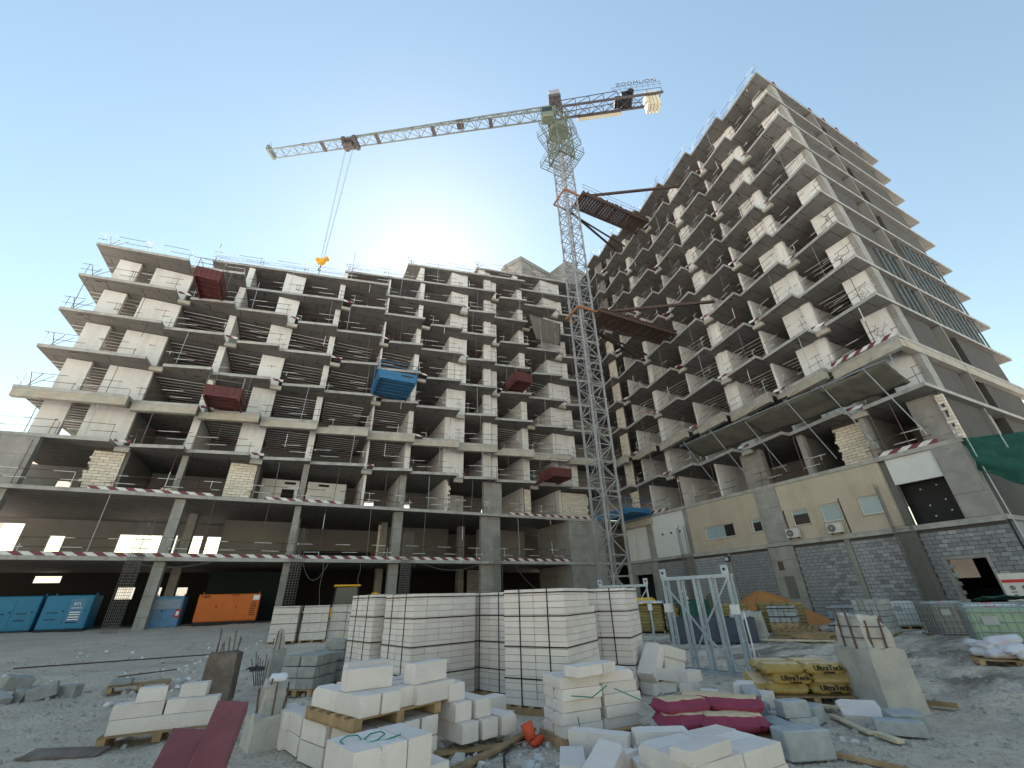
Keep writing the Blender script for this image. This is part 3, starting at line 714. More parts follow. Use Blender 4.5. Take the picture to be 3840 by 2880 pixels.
# roof posts along the end
for u in (35.5, 41.5, 44.0, 46.5, 50.5):
    MB().box(u, u + .2, 9.0, 9.2, LV[13], LV[13] + 1.6).build('steel_post', 'maroon_steel', right)
starters(right, (34, 8.95), (52.5, 8.95), LV[13], .5, .5)

# ---- right wing base
slab(right, [(31.95, 8.6), (UB, 8.6), (UB, 37.4), (31.95, 37.4)], LV[2])
slab(right, [(31.9, 8.5), (UB, 8.5), (UB, 37.4), (31.9, 37.4)], LV[1] + .05)
SF0, SF1 = LV[2] + .003, LV[3] - TH - .003
for (a, b, u0, u1, m) in ((20.95, 22.88, 33.6, 34.1, 'concrete'), (17.3, 17.7, 33.4, 33.9, 'concrete'), (17.5, 17.7, 33.91, 40, 'plaster_dark'), (13.0, 13.32, 33.2, 33.8, 'concrete'),
                          (9.35, 10.75, 33.9, 34.4, 'concrete'), (25.4, 25.6, 33.6, 40, 'white_wall'), (30.0, 30.2, 33.6, 40, 'white_wall'), (34.0, 34.2, 33.6, 40, 'white_wall'), (13.1, 13.3, 33.81, 40, 'plaster_dark')):
    wall(right, u0, u1, a, b, SF0, SF1, m, 'column' if m == 'concrete' else 'wall')
infill(right, 13.35, 15.6, None, LV[2], LV[3] - TH, 31, 'b', alongY=True, x=34.0)
infill(right, 8.85, 9.3, None, LV[2], LV[3] - TH, 32, 'r', alongY=True, x=33.6); infill(right, 29.75, 30.0, None, LV[2], LV[3] - TH, 33, 'b', alongY=True, x=33.3); infill(right, 36.0, 37.2, None, LV[2], LV[3] - TH, 34, 'r', alongY=True, x=33.4)
wall(right, 40, 40.2, 9, 37, SF0, SF1, 'plaster_inner', 'corridor_wall')
for (a, b) in ((10, 13), (15.7, 20.9), (23, 29), (30.3, 36)):
    rails(right, (32.1, a), (32.1, b), LV[2], props=(.3, .7), top=LV[3] - TH - .3)
toe(right, (32.0, 9.6), (32.0, 12.6), LV[2], .26); toe(right, (32.0, 30.6), (32.0, 34), LV[2], .24)
# tan band with windows
def yz_wall(parent, u, t, v0, v1, z0, z1, holes, m, name):
    us = sorted({v0, v1, *[h[0] for h in holes], *[h[1] for h in holes]}); b = MB()
    for a, c in zip(us, us[1:]):
        mid = (a + c) / 2; zs = [(z0, z1)]
        for h in holes:
            if h[0] < mid < h[1]:
                nz = []
                for (p, q) in zs:
                    if h[2] > p: nz.append((p, min(q, h[2])))
                    if h[3] < q: nz.append((max(p, h[3]), q))
                zs = nz
        for (p, q) in zs:
            if q - p > 1e-4: b.box(u, u + t, a, c, p, q)
    return b.build(name, m, parent)
T0, T1 = LV[1] + .053, LV[2] - TH - .003
WINS = [(24.03, 26.95, 5.77, 6.8, 3), (21.6, 22.43, 5.8, 6.8, 1), (17.95, 19.15, 5.8, 6.85, 2), (15.87, 17.1, 5.75, 6.87, 0), (13.44, 14.7, 5.8, 6.9, 0)]
yz_wall(right, 32.02, .28, 12.85, 19.7, T0, T1, [w[:4] for w in WINS[2:]], 'plaster_tan', 'tan_wall')
yz_wall(right, 32.02, .28, 21.52, 28.5, T0, T1, [w[:4] for w in WINS[:2]], 'plaster_tan', 'tan_wall')
wall(right, 31.98, 32.6, 19.72, 21.5, T0, T1, 'concrete', 'pier'); wall(right, 31.98, 32.6, 8.72, 10.08, T0, T1, 'concrete', 'pier')
wall(right, 32.1, 32.3, 10.09, 12.45, 7.2, T1, 'panel_white', 'panel'); wall(right, 32.25, 32.5, 12.46, 12.84, T0, T1, 'plaster_dark', 'wall_return')
wall(right, 32.0, 32.3, 28.51, 28.95, T0, T1, 'concrete', 'column'); wall(right, 32.12, 32.3, 28.96, 33.2, T0, T1, 'panel_white', 'panel')
wall(right, 32.0, 32.5, 33.21, 34.0, T0, T1, 'concrete', 'column'); wall(right, 32.2, 32.4, 34.01, 35.9, T0, T1, 'panel_white', 'panel'); wall(right, 32.2, 32.4, 36.0, 37.3, T0, T1, 'panel_white', 'panel')
MB().box(31.7, 32.4, 33.0, 37.4, 8.0, 8.6).build('crosshead_beam', 'concrete_beam', right)
for v in (29.8, 30.9, 32.0): MB().tube((32.1, v, 6.9), (32.13, v, 6.9), .11, 10).build('pipe_hole', 'dark_void', right)
for (a, b, z0, z1, kind) in WINS:
    f = MB(); t = .06
    f.box(32.14, 32.22, a, a + t, z0, z1); f.box(32.14, 32.22, b - t, b, z0, z1); f.box(32.14, 32.22, a + t, b - t, z0, z0 + t); f.box(32.14, 32.22, a + t, b - t, z1 - t, z1)
    fr = f.build('window', 'white_paint', right)
    MB().box(31.965, 32.13, a - .05, b + .05, z0 - .06, z0 - .002).build('sill', 'slab_edge', fr)
    if kind == 3:
        for n in range(3):
            p = a + t + (b - a - 2 * t) * n / 3; q = p + (b - a - 2 * t) / 3 - .02
            MB().box(32.17, 32.19, p, q, z0 + t, z1 - t).build('pane', 'window_dark' if n == 0 else 'window_glass', fr)
    elif kind in (1, 2):
        zs = z0 + (z1 - z0) * .7
        MB().box(32.17, 32.19, a + t, b - t, z0 + t, zs).build('pane', 'window_dark', fr); MB().box(32.16, 32.18, a + t, b - t, zs, z1 - t).build('pane', 'window_glass', fr)
    else: MB().box(32.17, 32.19, a + t, b - t, z0 + t, z1 - t).build('pane', 'window_glass', fr)
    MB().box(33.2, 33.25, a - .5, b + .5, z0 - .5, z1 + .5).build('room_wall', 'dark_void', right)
MB().box(33.0, 33.1, 9.9, 12.6, 4.9, 7.4).build('dark_mesh', 'black', right)
for (v, z) in ((11.7, 6.85), (10.9, 6.95), (11.6, 5.9), (10.8, 6.1), (11.55, 5.3), (10.75, 5.5)): MB().cbox(.03, .07, .07, Matrix.Translation((32.98, v, z))).build('tie_knot', 'white_paint', right)
for v0, v1 in ((8.6, 13), (13.02, 19.6), (21.55, 28.4)): MB().box(31.75, 31.95, v0, v1, 4.55, 4.78).build('ledge', 'slab_edge', right)
# grey block base wall
HOLE = (10.0, 11.65, 0.0, 2.95)
org = (32.0, 8.6, 0.02); LEN = 28.9 - 8.6
def base_section(a, b, seed, maxp):
    o_ = (32.0, a, 0.02)
    hole = (HOLE[0] - a, HOLE[1] - a, HOLE[2], HOLE[3]) if a < 11 < b else None
    it, rot, al = block_wall(right, o_, (0, 1), b - a, 4.52, 0.41, 0.208, .2, None, None, seed=seed, hole=hole)
    lay_blocks(right, o_, (0, 1), it, rot, al, .208, .2, 'grey_block', joint=.02, maxparts=maxp, order=lambda t: t[0])
base_section(8.6, 12.35, 51, 110); base_section(13.25, 15.9, 52, 100); base_section(16.25, 19.6, 53, 90); base_section(21.6, 24.9, 54, 0); base_section(25.1, 28.6, 55, 0); base_section(29.4, 33, 56, 0)
yz_wall(right, 31.915, .17, 8.6, 33, 0, 4.54, [(HOLE[0], HOLE[1], 0, 2.95), (19.62, 21.58, -1, 5)], 'mortar', 'mortar_bed')
for (a, b, m) in ((12.37, 13.23, 'plaster_dark'), (15.92, 16.23, 'concrete'), (19.64, 21.56, 'concrete'), (24.92, 25.08, 'concrete'), (28.62, 29.38, 'concrete'), (33.05, 34.0, 'concrete')):
    wall(right, 31.86, 32.25, a, b, -.2, 4.54, m, 'column')
wall(right, 31.8, 32.2, 34.01, 37.3, 3.5, 4.54, 'concrete', 'lintel'); wall(right, 31.8, 32.3, 36.6, 37.3, -.2, 3.49, 'concrete', 'column')
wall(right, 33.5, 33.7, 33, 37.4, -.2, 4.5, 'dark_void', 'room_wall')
wall(right, 31.84, 31.859, 20.2, 20.9, 1.2, 2.6, 'plaster_dark', 'blocked_door')
MB().box(31.845, 31.858, 20.7, 21.1, 3.0, 3.6).build('notice', 'rust_deck', right)
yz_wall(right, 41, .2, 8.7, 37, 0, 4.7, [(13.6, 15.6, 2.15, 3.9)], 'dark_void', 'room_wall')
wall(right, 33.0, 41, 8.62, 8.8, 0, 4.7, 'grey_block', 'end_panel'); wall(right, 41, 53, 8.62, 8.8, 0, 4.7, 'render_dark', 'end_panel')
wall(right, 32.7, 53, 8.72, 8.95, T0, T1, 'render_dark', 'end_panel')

for (a_, b_, c_, d_) in ((11.62, 11.78, 0.0, 3.1), (9.86, 10.02, 0.0, 3.1), (10.03, 11.61, 2.95, 3.1)): wall(right, 31.87, 32.2, a_, b_, c_, d_, 'concrete', 'opening_frame')
# rebar cages of columns still to be cast (in front of both wings)
def cage(parent, x, y, sx, sy, z0, z1, bend, m='rebar_grey'):
    b = MB(); xs = [x + sx * (i / 4 - .5) for i in range(5)]
    for xx in xs:
        for yy in (y - sy / 2, y + sy / 2): b.tube((xx, yy, z0), (xx + rng.uniform(-.04, .04), yy, z1 + rng.uniform(-.15, .15)), .014, 4)
    z = z0 + .1
    while z < bend:
        c = [(x - sx / 2, y - sy / 2, z), (x + sx / 2, y - sy / 2, z), (x + sx / 2, y + sy / 2, z), (x - sx / 2, y + sy / 2, z)]
        for p, q in zip(c, c[1:] + c[:1]): b.tube(p, q, .01, 4)
        z += .17
    b.build('rebar_cage', m, parent)
for u in (-9.15, 0.35, 8.45, 16.7): cage(left, u, 37.0, .75, .4, gh(u, 37.0) - .1, 6.9, 4.9)
cage(right, 31.55, 12.8, .4, .85, 0, 7.3, 4.9); cage(right, 31.55, 29.05, .4, .85, 0, 7.2, 4.9)
wall(left, 29.31, 44, 41.0, 41.2, G0, LV[1] - TH - .003, 'dark_void', 'corner_wall'); wall(left, 29.31, 44, 41.0, 41.2, LV[1], LV[2] - TH - .003, 'plaster_dark', 'corner_wall')
wall(left, 29.31, 33.4, 42.0, 42.2, LV[2], LV[3] - TH - .003, 'plaster_inner', 'corner_wall')

MB().box(-24, 29, 39.3, 50, gh(0, 40) - .35, gh(0, 40) + .04).build('light_absorbing_floor', 'render_dark', left)  # dark floor added to cut bounced light under the first floor

slab(left, [(29.31, 37.46), (31.89, 37.46), (31.89, VB), (29.31, VB)], LV[1]); slab(right, [(31.96, 37.42), (UB, 37.42), (UB, VB), (31.96, VB)], LV[2]); slab(right, [(31.96, 37.42), (UB, 37.42), (UB, VB), (31.96, VB)], LV[1])
# ------------------------------------------------------------------ tower crane
MX, MY = 21.63, 27.03
crane = thing('tower_crane', 'grey and green tower crane standing in the corner between both wings', 'crane', (MX, MY, 0))
HS = 0.8; SEC = 2.85; ZTOP = 54.2
def lattice_section(z0, z1, hs, leg, br, m, name, panels=2, ladder=False):
    b = MB(); c = [(-hs, -hs), (hs, -hs), (hs, hs), (-hs, hs)]
    for (x, y) in c: b.bar((x, y, z0), (x, y, z1), leg, leg)
    h = (z1 - z0) / panels
    for i in range(4):
        (x0, y0), (x1, y1) = c[i], c[(i + 1) % 4]
        for p in range(panels):
            za = z0 + p * h
            b.bar((x0, y0, za), (x1, y1, za), br, br)
            if (p + i) % 2 == 0: b.bar((x0, y0, za), (x1, y1, za + h), br, br)
            else: b.bar((x1, y1, za), (x0, y0, za + h), br, br)
    for (x, y) in c: b.cbox(leg * 1.5, leg * 1.5, .22, Matrix.Translation((x, y, z1 - .02)))
    if ladder:
        for dx in (-.2, .2): b.tube((dx, .35, z0), (dx, .35, z1), .02, 4)
        z = z0 + .15
        while z < z1: b.tube((-.2, .35, z), (.2, .35, z), .014, 4); z += .3
    return b.mesh(name, m)
sec_me = lattice_section(0, SEC, HS, .15, .065, 'steel_mast', 'mast_section', 2, True)
nsec = int(ZTOP / SEC)
for i in range(nsec): obj('mast_section', sec_me, crane, loc=(0, 0, .1 + i * SEC))
MB().box(-1.6, 1.6, -1.6, 1.6, -.1, .35).build('footing', 'concrete', crane)
zt = .1 + nsec * SEC
def platform(z, r, m, name, grate=True, shift=(0, 0), turn=0.0):
    """square walkway ring with rails round the mast"""
    root = MB(); ih = HS + .12; T = Matrix.Rotation(turn, 4, 'Z')
    n = int(2 * r / .3)
    for i in range(n + 1):
        y = -r + 2 * r * i / n
        if abs(y) > ih: root.bar((-r, y, z), (r, y, z), .035, .05)
        else: root.bar((-r, y, z), (-ih, y, z), .035, .05); root.bar((ih, y, z), (r, y, z), .035, .05)
    for s in (-r, -ih, ih, r): root.bar((s, -r, z - .03), (s, r, z - .03), .06, .1); root.bar((-r, s, z - .03), (r, s, z - .03), .06, .1)
    for h in (.55, 1.1):
        for p, q in (((-r, -r), (r, -r)), ((r, -r), (r, r)), ((r, r), (-r, r)), ((-r, r), (-r, -r))): root.tube((*p, z + h), (*q, z + h), .022, 4)
    for i in range(-2, 3):
        for s in (-1, 1):
            root.tube((i * r / 2, s * r, z), (i * r / 2, s * r, z + 1.1), .02, 4); root.tube((s * r, i * r / 2, z), (s * r, i * r / 2, z + 1.1), .02, 4)
    root.v = [tuple(T @ Vector(v) + Vector((shift[0], shift[1], 0))) for v in root.v]
    return root.build(name, m, crane)
# climbing cage, slewing unit
cg = MB()
for (x, y) in ((-1.15, -1.15), (1.15, -1.15), (1.15, 1.15), (-1.15, 1.15)): cg.bar((x, y, zt - 3.6), (x, y, zt + 2.6), .13, .13)
for i in range(4):
    c = [(-1.15, -1.15), (1.15, -1.15), (1.15, 1.15), (-1.15, 1.15)]; (x0, y0), (x1, y1) = c[i], c[(i + 1) % 4]
    for j in range(4):
        za = zt - 3.6 + j * 1.55; cg.bar((x0, y0, za), (x1, y1, za), .1, .1)
        cg.bar((x0, y0, za), (x1, y1, za + 1.55), .07, .07) if j % 2 else cg.bar((x1, y1, za), (x0, y0, za + 1.55), .07, .07)
cg.build('climbing_cage', 'steel_green', crane)
platform(zt - 3.4, 2.0, 'steel_green', 'climbing_platform'); platform(zt + .6, 2.1, 'steel_green', 'climbing_platform', turn=.5)
sw = MB(); sw.tube((0, 0, zt + 2.0), (0, 0, zt + 2.5), 1.35, 16); sw.tube((0, 0, zt + 2.5), (0, 0, zt + 3.0), 1.15, 16)
sw.build('slewing_ring', 'steel_green', crane)
obj('slewing_mast', lattice_section(zt + 3.0, zt + 6.2, .85, .18, .1, 'steel_green', 'slewing_mast', 2), crane)
platform(zt + 3.2, 1.9, 'steel_green', 'slewing_platform', turn=.57)
JA = R(147.0); jd = Vector((math.cos(JA), math.sin(JA), 0)); jn = Vector((-jd.y, jd.x, 0))
ZJ = zt + 6.6
# cab hung on the side of the turret
cab = MB(); CM = frame_mtx(jd * 1.3 + jn * 1.5 + Vector((0, 0, zt + 2.9)), jd, jn)
cab.bevel_box(1.7, 1.3, 2.0, .12, 0, CM); cb = cab.build('cab', 'steel_green', crane)
MB().cbox(.03, 1.2, 1.3, CM @ Matrix.Translation((.86, 0, 1.15))).build('cab_window', 'cab_glass', crane)
MB().cbox(1.3, .03, .9, CM @ Matrix.Translation((0, .66, 1.3))).build('cab_window', 'cab_glass', crane)
# turret head
th_ = MB()
for a in (-.8, .8):
    for s in (-.75, .75): th_.bar(jd * a + jn * s + Vector((0, 0, zt + 6.1)), jd * a * .8 + jn * s * .8 + Vector((0, 0, ZJ + 3.4)), .2, .2)
for z in (ZJ - .2, ZJ + 1.7, ZJ + 3.3):
    for s in (-.7, .7): th_.bar(jd * -.8 + jn * s + Vector((0, 0, z)), jd * .8 + jn * s + Vector((0, 0, z)), .18, .18)
    for a in (-.75, .75): th_.bar(jd * a + jn * -.7 + Vector((0, 0, z)), jd * a + jn * .7 + Vector((0, 0, z)), .18, .18)
for s in (-.7, .7): th_.bar(jd * -.8 + jn * s + Vector((0, 0, ZJ)), jd * .8 + jn * s + Vector((0, 0, ZJ + 3.2)), .12, .12)
th_.build('turret', 'steel_grey_dark', crane)
MB().cbox(1.5, 1.5, 1.5, frame_mtx(Vector((0, 0, ZJ + 3.7)), jd, jn)).build('head_box', 'steel_mast', crane)
MB().cbox(1.7, 1.7, .35, frame_mtx(Vector((0, 0, ZJ + 2.8)), jd, jn)).build('head_box', 'steel_grey_dark', crane)
# jib: two lower chords, one upper chord, zigzag lacing, one part per section
def jib_run(x0, x1, h0, h1, w, chord, br, step, m, name, z0=ZJ, vertical=False):
    b = MB(); n = max(1, round((x1 - x0) / step))
    P = lambda x, s, z: tuple(jd * x + jn * s + Vector((0, 0, z)))
    hh = lambda x: h0 + (h1 - h0) * (x - x0) / (x1 - x0)
    for s in (-w / 2, w / 2): b.bar(P(x0, s, z0), P(x1, s, z0), chord, chord)
    b.bar(P(x0, 0, z0 + h0), P(x1, 0, z0 + h1), chord, chord)
    for i in range(n):
        xa, xb = x0 + (x1 - x0) * i / n, x0 + (x1 - x0) * (i + 1) / n; xm = (xa + xb) / 2
        for s in (-w / 2, w / 2):
            b.bar(P(xa, s, z0), P(xm, 0, z0 + hh(xm)), br, br); b.bar(P(xm, 0, z0 + hh(xm)), P(xb, s, z0), br, br)
        b.bar(P(xa, -w / 2, z0), P(xa, w / 2, z0), br, br); b.bar(P(xa, -w / 2, z0), P(xb, w / 2, z0), br * .8, br * .8)
    return b.build(name, m, crane)
JL = 42.0; ns = 5; x = .9
for i in range(ns):
    x1 = .9 + (JL - .9) * (i + 1) / ns
    f = lambda t: 2.0 - .75 * (t / JL)
    jib_run(x, x1, f(x), f(x1), 1.35, .17 - .012 * i, .085 - .006 * i, 2.0, 'steel_jib', 'jib_section')
    if i: MB().cbox(.5, 1.5, .16, frame_mtx(jd * x + Vector((0, 0, ZJ)), jd, jn)).build('jib_joint', 'steel_grey_dark', crane)
    for dx in (3.0,): MB().cbox(.45, .25, .28, frame_mtx(jd * (x + dx) + jn * .4 + Vector((0, 0, ZJ + .5)), jd, jn)).build('lamp_box', 'steel_grey_dark', crane)
    x = x1
tp = MB(); tp.cbox(.35, 1.8, 1.0, frame_mtx(jd * JL + Vector((0, 0, ZJ + .4)), jd, jn))
tp.bar(jd * JL + Vector((0, 0, ZJ + .9)), jd * (JL + .2) + jn * .5 + Vector((0, 0, ZJ + 2.2)), .05, .05); tp.build('jib_tip', 'steel_jib', crane)
for k in (13.5,): MB().cbox(.9, .9, .9, frame_mtx(jd * k + Vector((0, 0, ZJ + .7)), jd, jn)).build('winch', 'steel_grey_dark', crane)
# trolley, ropes and hook block
XT = 29.6; tr = MB(); TM = frame_mtx(jd * XT + Vector((0, 0, ZJ - .25)), jd, jn)
tr.cbox(2.2, 1.7, .2, TM); tr.cbox(.5, 1.9, .7, TM @ Matrix.Translation((-.8, 0, .1))); tr.cbox(.5, 1.9, .7, TM @ Matrix.Translation((.8, 0, .1))); tr.cbox(1.4, 1.0, .35, TM @ Matrix.Translation((.3, 0, -.5)))
trolley = tr.build('trolley', 'steel_grey_dark', crane)
HZ = 37.4; hb = jd * XT
rp = MB()
for s, t in ((-.62, -.22), (-.5, -.12), (.5, .12), (.62, .22)): rp.tube(jd * (XT + s) + Vector((0, 0, ZJ - .4)), jd * (XT + t) + Vector((0, 0, HZ + .9)), .02, 5)
rp.build('hoist_rope', 'cage', crane)
h = MB(); HM = frame_mtx(hb + Vector((0, 0, HZ)), jd, jn)
h.cbox(.8, .3, .5, HM @ Matrix.Translation((0, 0, .5))); h.cbox(.35, .35, .9, HM @ Matrix.Translation((0, 0, .6))); h.cbox(.35, .5, .35, HM @ Matrix.Translation((-.55, 0, .95))); h.cbox(.35, .5, .35, HM @ Matrix.Translation((.55, 0, .95)))
hk = h.build('hook_block', 'yellow_paint', crane)
k = MB(); pts = [hb + Vector((0, 0, HZ))] + [hb + jd * (.22 * math.sin(a)) + Vector((0, 0, HZ - .35 - .22 * (1 - math.cos(a)))) for a in [i * .5 for i in range(9)]]
k.path(pts, .06, 6); k.build('hook', 'steel_grey_dark', hk)
MB().tube(hb + Vector((0, 0, HZ - .6)), hb + Vector((-.15, .1, 31.0)), .05, 5).build('sling', 'red_platform', crane)
# counter jib with machinery, ballast and name boards
P = lambda x, s, z: tuple(jd * x + jn * s + Vector((0, 0, z)))
cj = MB(); CL = 14.2
for s in (-.8, .8):
    cj.bar(P(-.8, s, ZJ + .1), P(-CL, s, ZJ + .1), .2, .3)
    for i in range(7):
        a, b_ = -.8 - i * 1.9, -.8 - (i + 1) * 1.9
        if i < 4: cj.bar(P(a, s, ZJ + 1.5 + .08 * i), P(b_, s, ZJ + 1.58 + .08 * i), .08, .08); cj.bar(P(a, s, ZJ + .1), P(b_, s, ZJ + 1.6), .06, .06); cj.bar(P(b_, s, ZJ + .1), P(b_, s, ZJ + 1.6), .07, .07)
        else: cj.bar(P(a, s, ZJ + 1.25), P(b_, s, ZJ + 1.25), .05, .05); cj.bar(P(b_, s, ZJ + .1), P(b_, s, ZJ + 1.25), .05, .05)
for i in range(8):
    a = -.9 - i * 1.85; cj.bar(P(a, -.8, ZJ + .1), P(a, .8, ZJ + .1), .1, .12)
    if i < 7: cj.bar(P(a, -.8, ZJ + .08), P(a - 1.85, .8, ZJ + .08), .06, .06); cj.bar(P(a, .8, ZJ + .08), P(a - 1.85, -.8, ZJ + .08), .06, .06)
cj.build('counter_jib', 'steel_grey_dark', crane)
MB().cbox(6.0, .08, .9, frame_mtx(Vector(P(-5.9, -1.0, ZJ - .25)), jd, jn)).build('side_board', 'ballast', crane)
mc = MB(); mm = frame_mtx(Vector(P(-9.6, 0, ZJ + .9)), jd, jn); mc.cbox(1.4, 1.5, 1.5, mm); mc.cbox(.9, 1.2, .8, mm @ Matrix.Translation((1.2, 0, -.3))); mc.tube(mm @ Vector((-.5, -1, .3)), mm @ Vector((-.5, 1, .3)), .45, 12)
mc.build('hoist_winch', 'black', crane)
for i in range(4): MB().cbox(.38, 1.25, 2.9, frame_mtx(Vector(P(-12.1 - .44 * i, 0, ZJ - .45)), jd, jn)).build('counterweight', 'ballast', crane)
bd = MB()
for s in (-1.0, 1.0):
    for i in range(9): xx = -8.0 - i * .75; bd.tube(P(xx, s, ZJ + 1.25), P(xx, s, ZJ + 2.35), .02, 4)
    for zz in (1.75, 2.3): bd.tube(P(-7.6, s, ZJ + zz), P(-14.2, s, ZJ + zz), .022, 4)
bd.build('guard_rail', 'steel_grey_dark', crane)
for s in (-1.02, 1.02):
    mt = frame_mtx(Vector(P(-11.0, s, ZJ + .55)), jd, (0, 0, 1)) if s < 0 else frame_mtx(Vector(P(-11.0, s, ZJ + 2.75)), -jd, (0, 0, 1))
    lettering('name_letters', 'ZOOMLION', 1.0, mt, 'steel_grey_dark', crane, .02)
# ties to the right wing: collar frames round the mast and struts
for (z, zt2) in ((42.9, 42.9), (26.1, 26.1)):
    c = MB(); e = 1.15
    for p, q in (((-e, -e), (e, -e)), ((e, -e), (e, e)), ((e, e), (-e, e)), ((-e, e), (-e, -e))): c.bar((*p, z + .5), (*q, z + .5), .15, .2)
    c.build('mast_collar', 'orange_steel', crane)
    s = MB(); s.bar((1.1, -1.1, z + .5), (32.6 - MX, 20.2 - MY, z + .9), .22, .26); s.build('tie_strut', 'rust_steel', crane)
    s = MB(); s.bar((1.1, 1.1, z + .4), (32.4 - MX, 31.0 - MY, z + .3), .2, .24); s.build('tie_strut', 'rust_steel', crane)
    s = MB(); s.bar((-.2, 1.1, z + .45), (32.2 - MX, 29.5 - MY, z - .1), .16, .16); s.build('tie_strut', 'rust_steel', crane)

# ------------------------------------------------------------------ walkways from the mast to the right wing
for z, lb in ((42.9, 'upper rusty corrugated footbridge from crane mast to right wing'), (26.1, 'lower rusty corrugated footbridge from crane mast to right wing')):
    w = thing('footbridge', lb, 'footbridge', (22.4, 26.15, z), group='footbridges from the crane to the right wing')
    for s in (-1.05, 1.05): MB().bar((0, s, .05), (9.9, s, .05), .16, .34).build('side_beam', 'rust_steel', w)
    for i in range(11): MB().bar((.3 + i * .93, -1.0, .0), (.3 + i * .93, 1.0, .0), .1, .12).build('cross_bearer', 'rust_steel', w)
    n = 54
    b = MB()
    for i in range(n):
        x = .05 + i * 9.8 / n; b.box(x, x + 9.8 / n * .86, -1.25 + rng.uniform(-.12, .1), 1.25 + rng.uniform(-.12, .15), .23 + .02 * (i % 2), .27 + .02 * (i % 2))
    b.build('deck_planks', 'rust_deck', w, kind='stuff')
    b = MB()
    for s in (-1.2, 1.2):
        for hh in (.55, 1.1): b.tube((0, s, .27 + hh), (9.7, s, .27 + hh), .022, 5)
        for i in range(6): b.tube((.2 + i * 1.85, s, .27), (.2 + i * 1.85, s, 1.45), .022, 5)
    b.build('guard_rail', 'rebar', w)

# ------------------------------------------------------------------ loading platforms cantilevered from the floors
def loading_platform(u0, u1, v0, v1, z, m, label, boards=0.7, back=True, net=False, ribs=True, flip=None):
    t = thing('loading_platform', label, 'platform', ((u0 + u1) / 2, v1, z), group='loading platforms')
    hw = (u1 - u0) / 2; d = v1 - v0
    fl = MB()
    if ribs:
        n = max(6, int(d / .32))
        for i in range(n): fl.box(-hw, hw, -d + i * d / n, -d + (i + .62) * d / n, -.02 - .06 * (i % 2), .03)
    fl.box(-hw + .02, hw - .02, -d, .6, .03, .06); fl.build('deck', m, t)
    for s in (-1, 1):
        MB().bar((s * (hw - .1), -d, -.14), (s * (hw - .1), 1.5, -.14), .12, .2).build('bearer', m, t)
        b = MB(); b.box(s * hw - .02, s * hw + .02, -d, .1, .06, boards)
        for i in range(4): b.box(s * hw - .05, s * hw + .05, -d + .04 + i * (d - .1) / 3, -d + .1 + i * (d - .1) / 3, .06, boards + .02)
        b.build('side_panel', m, t)
    b = MB(); b.box(-hw + .02, hw - .02, -d - .02, -d + .02, -.1, boards)
    for i in range(6): b.box(-hw + .04 + i * (2 * hw - .14) / 5, -hw + .1 + i * (2 * hw - .14) / 5, -d - .05, -d + .03, .12, boards)
    b.build('front_panel', m, t)
    b = MB()
    for s in (-1, 1):
        for y in (-d + .05, -.1): b.tube((s * (hw - .03), y, .06), (s * (hw - .03), y, boards + 1.0), .03, 5)
        b.tube((s * (hw - .03), -d + .05, boards + .95), (s * (hw - .03), -.1, boards + .95), .025, 5)
        b.tube((s * (hw - .03), -.2, boards + .9), (s * (hw - .03), -.1, 3.0), .028, 5)
    b.tube((-hw, -d + .05, boards + .95), (hw, -d + .05, boards + .95), .025, 5); b.tube((-hw, -d + .05, boards + .5), (hw, -d + .05, boards + .5), .025, 5)
    b.build('hand_rail', m if m.startswith('blue') else 'rebar_grey', t)
    return t
loading_platform(-11.6, -9.75, 35.1, 37.8, LV[7] + .12, 'red_platform', 'topmost dark red loading platform, near the left roof corner', .95)
loading_platform(-8.3, -5.85, 35.4, 37.9, LV[4] + .12, 'red_platform', 'dark red loading platform above the thick beam, left of the big blue one', .8)
bp_ = loading_platform(3.95, 7.35, 34.0, 37.7, LV[5] + .12, 'blue_platform', 'big bright blue loading platform in the middle of the left wing', .75)
MB().box(.3, 1.35, -3.76, -3.755, .38, .5).build('maker_mark', 'print_dark', bp_)
loading_platform(18.3, 20.35, 35.4, 37.8, LV[6] + .12, 'red_platform', 'light red loading platform high up, left of the crane mast', .95)
loading_platform(21.9, 24.3, 35.2, 37.6, LV[3] + .12, 'red_platform', 'lowest dark red loading platform, close to the crane mast', .8)
loading_platform(28.6, 31.7, 32.6, 37.4, LV[2] + .1, 'blue_platform', 'blue loading platform low in the inner corner behind the crane', .35)

